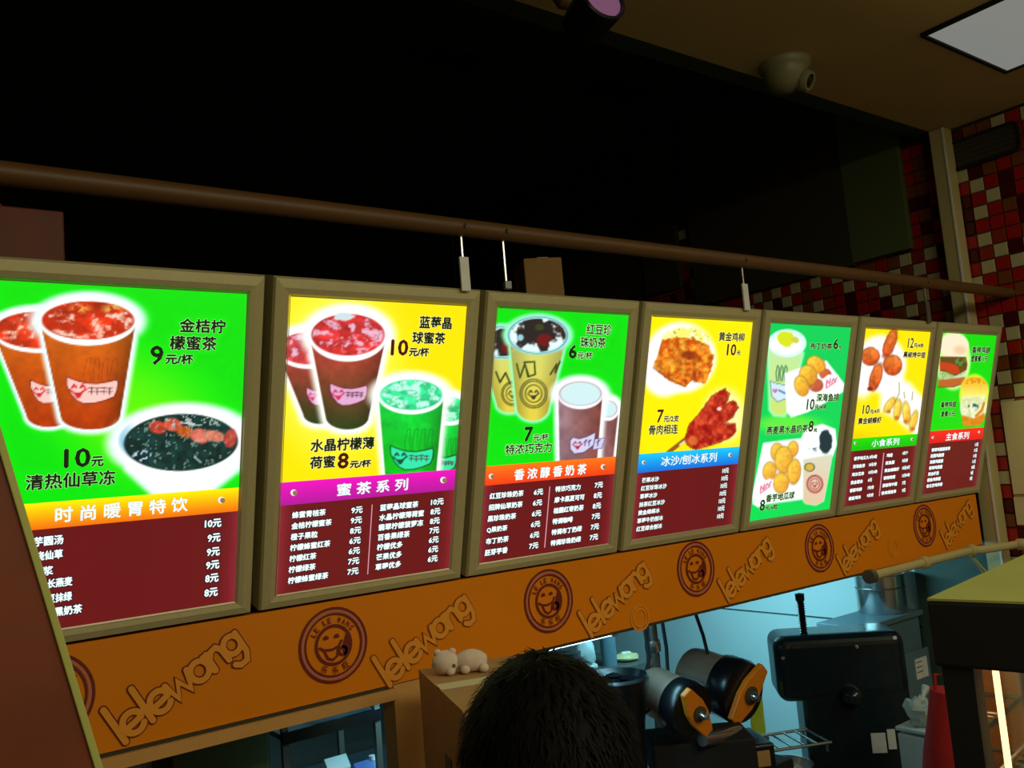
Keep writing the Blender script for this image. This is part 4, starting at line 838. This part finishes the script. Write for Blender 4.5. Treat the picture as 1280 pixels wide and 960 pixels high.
# tall dark machine with a ribbed rod
P, s, r = fr(1075,792,-8,y=.16)
t = thing('ice_shaving_machine', 'tall dark rounded machine with an upright ribbed rod in front of the white wall', 'machine', (P.x,P.y,0), (0,0,r)); hw, hs = 106*s, .24
def rbox(name, c, d, m, par, bev): return MB().box(c,d).build(name, m, par, bevel=bev)
zt_ = P.z
hd = rbox('head', (-hw/2+.085,hs/2,zt_-.13),(hw+.17,hs,.26), M['darkteal'], t, .045); hd.modifiers['bevel'].segments = 5
cl_ = rbox('column', (-hw/2+.130,hs/2,(zt_-.26)/2+.06),(hw+.076,hs*.94,zt_-.26), M['darkteal'], t, .03); cl_.modifiers['bevel'].segments = 3
rbox('base', (-hw/2+.12,hs/2,.24),(hw+.08,hs+.04,.48), M['darkteal'], t, .03)
MB().blob((-hw*.18,-.012,zt_-.235),(.045,.05,.04),20,12).build('knob', M['darkteal'], t, smooth=True)
pts = [(-hw*.58+.002*i*0,hs*.3,zt_-.005+.0094*i) for i in range(15)]
mb = MB(); prof = []
for i in range(15): prof += [(.012,.0094*i),(.017,.0094*i+.004),(.012,.0094*i+.008)]
mb.lathe([(.0,0)]+prof+[(.018,.141),(.019,.168),(.0,.172)], (-hw*.60,.08,zt_-.01), None, 16); mb.build('ribbed_rod', M['black'], t, smooth=True)
for x, w_ in ((.062,.055),(.112,.03)): MB().box((-.04+x,.003,zt_-.44+x*.25),(w_,.006,.075)).build('sticker', M['pwhite'], t)
MB().lathe([(.0,0),(.095,.0),(.11,.05),(.115,.09),(.105,.09),(.098,.05),(0,.02)], (-hw-.02,-.05,zt_-.56), None, 32).build('catch_bowl', M['steel'], t, smooth=True)
for x,z in ((-hw+.03,-.08),(-.02,-.05)): MB().lathe([(.008,0),(.008,.003),(0,.004)], (x,-.001,zt_+z), Matrix.Rotation(PI/2,3,'X'), 10).build('screw', M['steel'], t)

# steel pot on a blue grey cabinet
P, s, r = fr(1126,769,0,y=.37); rad = 31*s; CZ = P.z
t = thing('low_cabinet', 'blue grey cabinet with a pasted paper behind the dark machine', 'cabinet', (P.x+.12,.37,0), (0,0,0)); 
cw = XR-.06-(at(1076,780,y=.37).x); cx_ = XR-.06-cw/2-(P.x+.12)
MB().box((cx_,.11,CZ/2-.01),(cw-.02,.20,CZ-.03)).build('carcass', M['greycab'], t, bevel=.006); MB().box((cx_,.11,CZ-.012),(cw,.24,.024)).build('top', M['greycab'], t, bevel=.003)
MB().box((cx_,-.024,CZ*.45),(cw-.06,.012,CZ*.8)).build('door', M['greycab'], t, bevel=.004)
pp = at(1140,833,y=.385); MB().box((pp.x-P.x-.12,-.032,pp.z),(.10,.003,.09)).build('pasted_paper', M['pwhite'], t)
for q in range(3): MB().box((pp.x-P.x-.14,-.034,pp.z+.03-q*.022),(.05,.002,.004)).build('ink_line', M['inkgrey'], t)
t = thing('steel_pot', 'shiny steel pot standing on the blue grey cabinet under the white pipe', 'pot', (min(P.x+.075,XR-.07-rad),.375+rad,CZ)); hp = 47*s
MB().lathe([(rad*.93,0),(rad*.97,.006),(rad*.97,hp*.8),(rad*.97,hp),(rad*1.03,hp+.004),(rad*1.03,hp+.008),(rad*.94,hp+.006),(rad*.93,.012),(0,.010)], seg=44).build('pot_body', M['steel'], t, smooth=True)
MB().lathe([(rad*.985,hp*.66),(rad*.995,hp*.68),(rad*.985,hp*.70)], seg=44).build('band', M['greymetal'], t, smooth=True)
MB().tube([(rad,.02,hp*.92),(rad*1.05,.0,hp*1.15),(rad*.4,-.02,hp*1.32),(-rad*.3,-.02,hp*1.3),(-rad*1.0,0,hp*.92)], .004, 8).build('handle', M['steel'], t, smooth=True)

# cables, stand pipe, parcels and sheet further back
for i, (x0,y0,x1,y1) in enumerate(((806,786,811,842),(828,778,835,843),(869,766,886,823))):
    a, b = at(x0,y0,y=.34), at(x1,y1,y=.34); top = Vector((a.x+(a.x-b.x)*.3, .34, 2.045)); end = Vector((b.x,.34,max(KC,b.z-.12)))
    tag(MB().tube([top,a,a.lerp(b,.5)+Vector((.006,0,0)),b,end], .0065, 8).build('hanging_cable', M['cord'], smooth=True), ['dark cable hanging behind the fascia, leftmost of three','dark cable hanging behind the fascia, middle of three','dark cable hanging down to the right barrel of the mixer'][i], 'cable', 'dark cables hanging in the kitchen')
a, b, c = at(808,788,y=.5), at(821,806,y=.5), at(806,846,y=.5)
t = thing('stand_pipe', 'pale upright pipe with a slanting brace between two cables', 'pipe', (b.x,.5,KC)); L = rel(t)
MB().tube([L((b.x-.02,.5,KC)),L((b.x-.02,.5,2.04))], .022, 14).build('upright', M['greymetal'], t, smooth=True)
MB().tube([L(b),L(c)], .012, 10).build('brace', M['steel'], t); MB().lathe([(.03,-.02),(.032,0),(.03,.02)], L((b.x-.02,.5,b.z)), None, 16).build('collar', M['steel'], t, smooth=True)
SH = at(770,838,y=1.5).z
t = thing('rear_bench', 'pale bench at the back of the kitchen with parcels on it', 'bench', (1.5,1.6,0))
bx1 = at(812,838,y=1.5).x-1.5; MB().box(((bx1-2.2)/2,.15,SH-.02),(bx1+2.2,.5,.04)).build('bench_top', M['greymetal'], t); MB().box(((bx1-2.2)/2,.15,(SH-.04)/2),(bx1+2.1,.44,SH-.05)).build('bench_front', M['greycab'], t)
for px, py, w_, h_, m_, lab, nm in ((745,815,30,34,'white','blue white plastic parcel above the head of the person, left','parcel'),(776,806,20,44,'greycab','dark blue upright box among the kitchen parcels','storage_tin'),(752,836,22,12,'pwhite','small white packet in front of the blue parcels','packet'),(800,833,34,16,'cream','cream crumpled packet at the foot of the dark cables','packet'),(700,822,34,26,'pblue','pale blue packet right over the hair of the person','packet')):
    P, s, r = fr(px,py,15,y=1.52); z1 = P.z+h_*s/2; t = thing(nm, lab, 'parcel' if nm != 'storage_tin' else 'tin', (P.x,1.62,SH), (0,0,r)); hh = max(.04,z1-SH)
    if nm == 'storage_tin': MB().lathe([(w_*s/2,0),(w_*s/2,hh*.92)], seg=24).build('tin_body', M[m_], t, smooth=True); MB().lathe([(w_*s/2*1.04,hh*.90),(w_*s/2*1.04,hh),(0,hh)], seg=24).build('lid', M['steel'], t, smooth=True)
    else:
        o = MB().blob((0,0,hh*.5),(w_*s*.5,.06,hh*.5),18,10,jit=.10).build('bag', M[m_], t, smooth=True); MB().box((0,-.0,hh*.98),(w_*s*.35,.02,.012)).build('seal_strip', M['pwhite'], t)
P, s, r = fr(949,919,-20,z=KC)
tag(MB().box((P.x,P.y,KC+26*s),(17*s,.02,52*s),RZ(r)).build('lime_board', M['lime'], bevel=.003), 'lime yellow board standing between the barrel mixer and the white wall', 'board')
P, s, r = fr(985,925,10,z=KC+.03)
t = thing('wire_tray', 'steel wire tray between the mixer and the tall dark machine', 'tray', (P.x,P.y,P.z), (0,0,r))
for q in (-.5,.5):
    MB().tube([(-42*s,q*.18,0),(42*s,q*.18,0)], .006, 8).build('side_bar', M['greymetal'], t)
for q in range(6): MB().tube([(-40*s+q*16*s,-.09,0),(-40*s+q*16*s,.09,0)], .004, 8).build('cross_wire', M['greymetal'], t)
for x in (-.9,.9):
    for y in (-.09,.09): MB().tube([(x*40*s,y,0),(x*40*s,y,KC-P.z)], .005, 8).build('leg', M['steel'], t)

# red cloth and clear bag beside the display cabinet
P, s, r = fr(1180,862,0,y=-.35)
t = thing('red_bag', 'dark red cloth bag standing left of the black display cabinet', 'bag', (P.x,P.y,0), (0,0,r)); w_ = 62*s
mb = MB(); n = 14; rows = 12; vs = []
for j in range(rows+1):
    z = .60+(P.z-.60)*j/rows; ww = w_*(1.2-.8*(j/rows)**1.6)
    for i in range(n): a_ = 2*PI*i/n; vs.append((ww*.6*math.cos(a_)*(1+.05*math.sin(5*a_+j)),.12*math.sin(a_)*(1-.5*j/rows)*(1+.06*math.cos(3*a_+j)),z))
mb.add(vs, [(j*n+i,j*n+(i+1)%n,(j+1)*n+(i+1)%n,(j+1)*n+i) for j in range(rows) for i in range(n)]+[tuple(range(n-1,-1,-1)),tuple(range(rows*n,rows*n+n))]); mb.build('cloth', M['red'], t, smooth=True)
MB().tube([(-.03,0,P.z-.02),(-.025,0,P.z+.05),(.025,0,P.z+.05),(.03,0,P.z-.02)], .006, 8).build('handle', M['red'], t)
MB().box((0,0,.3),(.2,.2,.6)).build('stand', M['blackm'], t)
P, s, r = fr(1152,908,0,y=-.14)
t = thing('clear_bag', 'crumpled clear plastic bag between the dark machine and the red bag', 'bag', (P.x,P.y,P.z))
MB().blob((0,0,.052),(15*s,.05,.05),16,12,jit=.22).build('film', M['film'], t, smooth=True); MB().tube([(.01,0,.08),(.02,-.01,.105),(.045,-.01,.13)], [.018,.007,.018], 10).build('knot', M['film'], t, smooth=True)
t = thing('white_stand', 'white stand under the crumpled clear plastic bag', 'stand', (P.x,P.y,0)); MB().box((0,0,P.z/2-.012),(32*s,.14,P.z-.026)).build('body', M['white'], t, bevel=.004); MB().box((0,0,P.z-.008),(34*s,.15,.014)).build('top', M['white'], t, bevel=.003)

# ------------------------------------------------------------------ black heated display cabinet
TZ = 1.62
a = at(1157,751,z=TZ); b = at(1280,752,z=TZ); c = at(1280,695,z=TZ)
yaw = (math.atan2(b.y-a.y,b.x-a.x)+math.radians(90)+math.atan2(c.y-a.y,c.x-a.x))/2
yaw = math.atan2(c.y-a.y,c.x-a.x)-PI/2
t = thing('display_cabinet', 'black heated display cabinet with glass sides at the right edge', 'cabinet', (a.x,a.y,.84), (0,0,yaw)); wd, dp, hh = .46, .62, TZ-.84; hd = 80*float((np.array(a)-CAM)@RM[2])/F
MB().box((wd/2,dp/2,hh-hd/2),(wd,dp,hd)).build('header', M['blackm'], t, bevel=.006)
MB().box((wd/2,dp/2,hh+.002),(wd-.004,dp-.004,.004)).build('top_plate', M['plate'], t)
MB().box((wd*.62,dp*.5,hh+.006),(wd*.35,dp*.6,.006)).build('leaf_mat', M['green'], t, bevel=.001)
MB().box((wd/2,dp/2,.03),(wd-.02,dp-.02,.06)).build('base', M['blackm'], t, bevel=.004)
for x,y in ((.035,.03),(wd-.035,.03),(.035,dp-.03),(wd-.035,dp-.03)): MB().box((x,y,(hh-hd)/2+.03),(.05,.045,hh-hd-.06)).build('corner_post', M['blackm'], t)
MB().box((wd/2,.014,(hh-hd)/2+.03),(wd-.10,.005,hh-hd-.06)).build('glass_pane', M['glass'], t)
MB().box((.014,dp/2,(hh-hd)/2+.03),(.005,dp-.10,hh-hd-.06)).build('glass_pane', M['glass'], t)
MB().tube([(.080,.06,.07),(.080,.06,hh-hd-.005)], .0055, 12).build('lit_tube', M['warmtube'], t, smooth=True)
for z in (.22,.36,.48):
    sh = MB().tube([(.06,.06,z),(wd-.06,.06,z),(wd-.06,dp-.06,z),(.06,dp-.06,z)], .005, 8, closed=True).build('rack', M['steel'], t)
    for q in range(14): MB().tube([(.07,.07+q*.027,z),(wd-.07,.07+q*.027,z)], .0022, 6).build('wire', M['steel'], sh)
MB().box((wd/2,dp-.02,(hh-hd)/2+.03),(wd-.1,.006,hh-hd-.06)).build('back_panel', M['amber'], t)
lw_ = a+RZ(yaw)@Vector((wd/2,dp*.55,0)); area('added_cabinet_glow', (lw_.x,lw_.y,TZ-hd-.012), (0,0,yaw), .25, .3, 1.3, (1,.62,.25))  # warm light added under the header to turn the inside amber
for i, (x,y,z) in enumerate(((.22,.2,.225),(.32,.17,.225),(.36,.34,.225),(.22,.22,.365),(.34,.2,.365))):
    w3 = a+RZ(yaw)@Vector((x,y,0))
    q = thing('paper_tray', ['red brown snack tray on the lower rack of the black cabinet, left','red brown snack tray on the lower rack of the black cabinet, middle','red brown snack tray on the lower rack of the black cabinet, right','snack tray on the upper rack of the black cabinet, left','snack tray on the upper rack of the black cabinet, right'][i], 'tray', (w3.x,w3.y,.84+z+.004), (0,0,yaw), 'snack trays in the black cabinet')
    MB().hexa([(-.03,-.04,0),(.03,-.04,0),(.03,.04,0),(-.03,.04,0),(-.04,-.05,.03),(.04,-.05,.03),(.04,.05,.03),(-.04,.05,.03)]).build('carton', M['red'], q); MB().blob((0,0,.03),(.034,.042,.02),12,8,jit=.12).build('snack', M['orange'], q, smooth=True)
t = thing('serving_counter', 'dark serving counter under the black display cabinet', 'counter', (a.x,a.y,0), (0,0,yaw))
MB().box((.25,.33,.41),(.6,.72,.80)).build('counter_front', M['brownboard'], t); MB().box((.25,.33,.825),(.64,.76,.03)).build('counter_top', M['blackm'], t, bevel=.004)

# ------------------------------------------------------------------ cardboard box with a plush on it
BZ = 1.475
Lc, Nc, Bc = at(523,839,z=BZ), at(580,893,z=BZ), at(625,828,z=BZ); u1 = (Nc-Lc); du = u1.length; u1.normalize(); v1 = Vector((-u1.y,u1.x,0)); 
if v1.dot(Bc-Lc) < 0: v1 = -v1
yw = math.atan2(v1.y, v1.x); wv = .25
t = thing('cardboard_box', 'brown cardboard box with closed flaps below the fascia, left of the head', 'box', (Lc.x,Lc.y,0), (0,0,yw)); L = rel(t); e = L((Nc.x,Nc.y,0)); sg = 1 if e.y > 0 else -1; dl = abs(e.y)
MB().box((wv/2,sg*dl/2,(BZ+.88)/2),(wv,dl,BZ-.88)).build('carton', M['card'], t, bevel=.003)
MB().box((wv/2-.001,sg*dl*.25,BZ+.003),(wv,dl*.47,.004)).build('flap', M['card'], t); MB().box((wv/2-.001,sg*dl*.75,BZ+.003),(wv,dl*.47,.004)).build('flap', M['card'], t)
MB().box((wv/2,sg*dl*.5,BZ+.006),(wv,.05,.001)).build('tape', M['paper'], t)
MB().box((-.002,sg*dl*.62,BZ-.16),(.002,.05,.09)).build('printed_arrow', M['inkgrey'], t)
MB().box((wv/2,sg*dl/2,.44),(wv+.1,dl+.04,.87)).build('stand', M['tan'], t)
P, s, r = fr(574,826,4,z=BZ+.03)
t = thing('plush_toy', 'small pale pinkish plush lying on the cardboard box', 'plush toy', (P.x,P.y,BZ+.006), (0,0,r))
bd = MB().blob((.026,0,.022),(.036,.028,.024),20,14,jit=.04).build('body', M['plush'], t, smooth=True)
MB().blob((-.030,-.004,.024),(.030,.027,.026),20,14,jit=.04).build('head', M['plush'], t, smooth=True)
for x in (-.046,-.014): MB().blob((x,-.004,.046),(.009,.007,.008),12,8).build('ear', M['plush'], t, smooth=True)
for x in (-.020,.012,.052): MB().blob((x,-.022,.009),(.011,.012,.010),12,8).build('paw', M['plush'], t, smooth=True)
MB().blob((-.012,-.026,.020),(.004,.003,.004),8,6).build('nose', M['inkgrey'], t, smooth=True)

# ------------------------------------------------------------------ things seen through the serving window on the left
a, b = at(213,930,y=.25), at(345,930,y=.25)
t = thing('dark_cabinet', 'dark olive cabinet side seen through the serving window at bottom left', 'cabinet', ((a.x+b.x)/2,.30,0))
MB().box((0,.06,.78),(b.x-a.x,.14,1.56)).build('carcass', M['brownboard'], t, bevel=.003); MB().box((0,-.018,.78),(b.x-a.x-.02,.014,1.5)).build('door', M['darkboard'], t, bevel=.002)
MB().tube([(.05,-.04,1.0),(.05,-.04,1.2)], .006, 8).build('handle', M['steel'], t)
a, b = at(352,930,y=.30), at(476,930,y=.30); wr = b.x-a.x
t = thing('glass_rack', 'steel rack with a glass shelf and cups seen through the serving window', 'rack', ((a.x+b.x)/2,.42,0))
for x in (-wr/2+.008,wr/2-.008):
    for y in (-.12,.12): MB().box((x,y,.85),(.016,.016,1.7)).build('post', M['greymetal'], t)
shz = at(420,897,y=.36).z
for z in (shz,shz-.30,.5): MB().box((0,0,z),(wr,.26,.014)).build('shelf', M['greycab'], t); MB().box((0,-.13,z),(wr,.012,.03)).build('shelf_edge', M['black'], t)
MB().tube([(-wr*.1,.0,shz+.01),(wr*.3,.0,shz+.3)], .012, 8).build('brace', M['greymetal'], t)
cx = (a.x+b.x)/2
for i, (px, w_, h_, m_) in enumerate(((374,9,34,'lime'),(388,10,30,'pwhite'),(403,10,26,'pwhite'),(418,16,48,'white'),(452,14,40,'pblue'),(464,8,44,'film'))):
    p = at(px,930,y=.36); lab = ['greenish bottle','first white cup','second white cup','tall pale carton','blue carton','clear bottle'][i]+' on the rack shelf behind the serving window'
    t = thing('bottle' if i in (0,5) else 'cup' if i in (1,2) else 'drink_carton', lab, 'bottle' if i in (0,5) else 'cup' if i in (1,2) else 'carton', (p.x,.36,shz-.293)); ww = w_*.0024/1.2; hh = h_*.0024*1.6
    if i in (3,4):
        MB().box((0,0,hh*.45),(ww*2,ww*1.6,hh*.9)).build('body', M[m_], t, bevel=.002); MB().prism([(-ww,-ww*.8,hh*.9),(-ww,ww*.8,hh*.9),(-ww,0,hh*1.05)], (ww*2,0,0)).build('gable', M[m_], t)
    else:
        MB().lathe([(ww*.8,0),(ww,hh*.1),(ww,hh*.7),(ww*.5,hh*.85),(ww*.5,hh*.95)] if i in (0,5) else [(ww*.7,0),(ww,hh*.9),(ww*1.08,hh*.92)], seg=20).build('body', M[m_], t, smooth=True); MB().lathe([(ww*.55,hh*.93),(ww*.55,hh),(0,hh)] if i in (0,5) else [(ww*1.1,hh*.91),(ww*1.0,hh*.98),(0,hh*.98)], seg=20).build('lid', M['pwhite'], t, smooth=True)
a, b = at(178,945,y=.5), at(210,945,y=.5)
t = thing('pale_fridge', 'pale appliance edge left of the dark cabinet in the serving window', 'appliance', ((a.x+b.x)/2,.55,0))
MB().box((0,.1,.8),(b.x-a.x,.24,1.6)).build('body', M['white'], t, bevel=.006); MB().box((0,-.026,.8),(b.x-a.x-.02,.012,1.5)).build('door', M['white'], t, bevel=.004); MB().tube([(-.03,-.05,.8),(-.03,-.05,1.1)], .008, 8).build('handle', M['black'], t)

# ------------------------------------------------------------------ leaning board at the far left, close to the camera
yb_ = -1.15; A, B_ = at(0,545,y=yb_), at(125,960,y=yb_); sl = (B_.x-A.x)/(B_.z-A.z)
xb = A.x+sl*(0-A.z); ztp = 2.35; xt = A.x+sl*(ztp-A.z)
t = thing('leaning_board', 'red brown board with a lit edge painted pale leaning across the left bottom corner', 'board', (xb,yb_,0)); bw = 1.0
MB().hexa([(-bw,0,0),(-.002,0,0),(-.002,.008,0),(-bw,.008,0),(xt-xb-bw,0,ztp),(xt-xb-.002,0,ztp),(xt-xb-.002,.008,ztp),(xt-xb-bw,.008,ztp)]).build('panel', M['wood'], t)
MB().hexa([(-.004,-.003,0),(.002,-.003,0),(.002,.010,0),(-.004,.010,0),(xt-xb-.004,-.003,ztp),(xt-xb+.002,-.003,ztp),(xt-xb+.002,.010,ztp),(xt-xb-.004,.010,ztp)]).build('lit_edge', M['plate'], t, bevel=.001)  # pale strip paints light onto the edge of the board

# ------------------------------------------------------------------ the person in front, seen from behind
hc = at(683,925,d=1.04); HT = at(683,818,d=1.04).z
t = thing('person', 'person with short black hair seen from behind, facing the menu', 'person', (hc.x,hc.y,0), (0,0,TH+math.radians(6)))   # faces local +Y
zc_ = HT-.125
def skin_body(name, V_, E_, R_, m, parent, sub=2):
    me = bpy.data.meshes.new(name); me.from_pydata(V_, E_, []); o = bpy.data.objects.new(name, me); C.objects.link(o); o.parent = parent; me.materials.append(m)
    sk = o.modifiers.new('skin','SKIN'); sk.use_smooth_shade = True
    for i, r_ in enumerate(R_): me.skin_vertices[0].data[i].radius = r_ if isinstance(r_,tuple) else (r_,r_); me.skin_vertices[0].data[i].use_root = (i == 0)
    ss = o.modifiers.new('subsurf','SUBSURF'); ss.levels = sub; ss.render_levels = sub; return o
g = HT
Vb = [(0,0,g*.53),(0,.01,g*.62),(0,.0,g*.72),(0,-.01,g*.80),(0,0,g*.855),(0,.02,g*.90)]; Eb = [(0,1),(1,2),(2,3),(3,4),(4,5)]; Rb = [(.15,.11),(.135,.10),(.15,.11),(.13,.09),(.055,.055),(.055,.06)]
def chain(start, pts, rs):
    p_ = start
    for v, r_ in zip(pts, rs): Vb.append(v); Rb.append(r_); Eb.append((p_,len(Vb)-1)); p_ = len(Vb)-1
    return p_
for sx_ in (-1,1):
    w_ = chain(3, [(sx_*.17,-.01,g*.805),(sx_*.205,-.01,g*.64),(sx_*.20,.06,g*.50),(sx_*.195,.09,g*.46)], [.055,.045,.034,.028])
    for q in range(4): chain(w_, [(sx_*(.205-.0),.075+q*.018,g*.435),(sx_*.20,.075+q*.02,g*.405-(.006 if q in (0,3) else 0)),(sx_*.192,.08+q*.02,g*.385-(.008 if q in (0,3) else 0))], [.011,.009,.008])
    chain(w_, [(sx_*.18,.125,g*.44),(sx_*.172,.14,g*.42)], [.012,.010])
    chain(0, [(sx_*.095,0,g*.49),(sx_*.10,.01,g*.28),(sx_*.10,-.015,g*.05),(sx_*.105,.05,g*.022),(sx_*.11,.13,g*.018)], [(.09,.09),(.062,.06),(.042,.042),(.04,.035),(.035,.026)])
skin_body('body', Vb, Eb, Rb, M['skin'], t)
# clothes: shirt and trousers as shells around trunk, arms and legs
def limb(name, pts, rs, m):
    return MB().tube([Vector(p) for p in pts], rs, 20).build(name, m, t, smooth=True)
mb = MB(); n = 28; rings = [(g*.50,.185,.135),(g*.55,.18,.13),(g*.62,.165,.122),(g*.70,.185,.13),(g*.77,.20,.125),(g*.805,.20,.11),(g*.83,.15,.09),(g*.85,.075,.07)]
vs = [(a_*math.cos(2*PI*i/n), b_*math.sin(2*PI*i/n)-.005, z) for z,a_,b_ in rings for i in range(n)]
mb.add(vs, [(j*n+i,j*n+(i+1)%n,(j+1)*n+(i+1)%n,(j+1)*n+i) for j in range(len(rings)-1) for i in range(n)]); sh = mb.build('shirt', M['shirt'], t, smooth=True)
for sx_ in (-1,1):
    s_ = MB().tube([(sx_*.14,-.01,g*.81),(sx_*.185,-.01,g*.78),(sx_*.21,-.008,g*.64)], [.07,.078,.062], 18).build('sleeve', M['shirt'], sh, smooth=True)
    MB().tube([(sx_*.08,0,g*.53),(sx_*.098,.004,g*.46),(sx_*.10,.012,g*.28),(sx_*.10,-.012,g*.045)], [.115,.105,.082,.062], 20).build('trouser_leg', M['trousers'], t, smooth=True)
    MB().blob((sx_*.108,.06,.035),(.048,.13,.045),18,10).build('shoe', M['blackm'], t, smooth=True)
hd_ = MB(); n = 28; hv = []; rings = 20
for j in range(rings+1):
    th = PI*j/rings; zz = math.cos(th)
    for i in range(n):
        ph = 2*PI*i/n; x = .076*math.sin(th)*math.cos(ph); y = .094*math.sin(th)*math.sin(ph)
        if zz < 0: x *= 1-.26*zz*zz; y *= 1-.12*zz*zz
        if y > 0 and abs(math.cos(ph)) < .25 and -.35 < zz < .05: y += .022*(1-abs(zz+.18)/.2 if abs(zz+.18) < .2 else 0)*(1-abs(math.cos(ph))/.25)
        hv.append((x, y+.01, zc_+.112*zz))
hd_.add(hv, [(j*n+i,(j+1)*n+i,(j+1)*n+(i+1)%n,j*n+(i+1)%n) for j in range(rings) for i in range(n)]); head = hd_.build('head', M['skin'], t, smooth=True)
for sx_ in (-1,1):
    MB().blob((sx_*.030,.088,zc_+.008),(.012,.009,.008),12,8).build('eye', M['pwhite'], head, smooth=True)
    MB().blob((sx_*.030,.0955,zc_+.008),(.005,.003,.005),10,6).build('pupil', M['blackm'], head, smooth=True)
    MB().tube([(sx_*.076,.0,zc_+.02),(sx_*.086,-.012,zc_+.015),(sx_*.087,-.014,zc_-.012),(sx_*.078,-.002,zc_-.03)], [.009,.011,.010,.007], 10).build('ear', M['skin'], head, smooth=True)
MB().tube([(-.022,.094,zc_-.058),(0,.103,zc_-.061),(.022,.094,zc_-.058)], [.003,.006,.003], 8).build('mouth', M['rod'], head, smooth=True)
# hair: cap mesh with many short tapered locks
mb = MB(); rs = random.Random(5); n = 40; rings = 18; hv = []
for j in range(rings+1):
    th = PI*.66*j/rings
    for i in range(n):
        ph = 2*PI*i/n; front = max(0, math.sin(ph)); thh = th*(1-.42*front**2)
        q = 1+rs.uniform(-.012,.012)
        hv.append((.104*math.sin(thh)*math.cos(ph)*q, .112*math.sin(thh)*math.sin(ph)*q-.004, zc_+.125*math.cos(thh)*q))
mb.add(hv, [(j*n+i,(j+1)*n+i,(j+1)*n+(i+1)%n,j*n+(i+1)%n) for j in range(rings) for i in range(n)])
mb.build('hair', M['hair'], t, smooth=True)
lk = MB()
for _ in range(2600):
    ph = rs.uniform(0,2*PI); front = max(0,math.sin(ph)); th = PI*.66*math.sqrt(rs.random())*(1-.42*front**2)
    nx = Vector((math.sin(th)*math.cos(ph), math.sin(th)*math.sin(ph), math.cos(th))); p0 = Vector((.103*nx.x,.111*nx.y-.004,zc_+.124*nx.z))
    dn = Vector((math.cos(th)*math.cos(ph), math.cos(th)*math.sin(ph), -math.sin(th))); sd = nx.cross(dn).normalized()*.0016; ln_ = rs.uniform(.018,.04)
    p1 = p0+dn*ln_*.5+nx*.004+sd*rs.uniform(-3,3); p2 = p0+dn*ln_+nx*rs.uniform(.001,.007)+sd*rs.uniform(-5,5)
    lk.add([p0-sd,p0+sd,p1+sd*.8,p1-sd*.8,p2], [(0,1,2,3),(3,2,4)])
lk.build('hair_strands', M['hair'], t, kind='stuff')
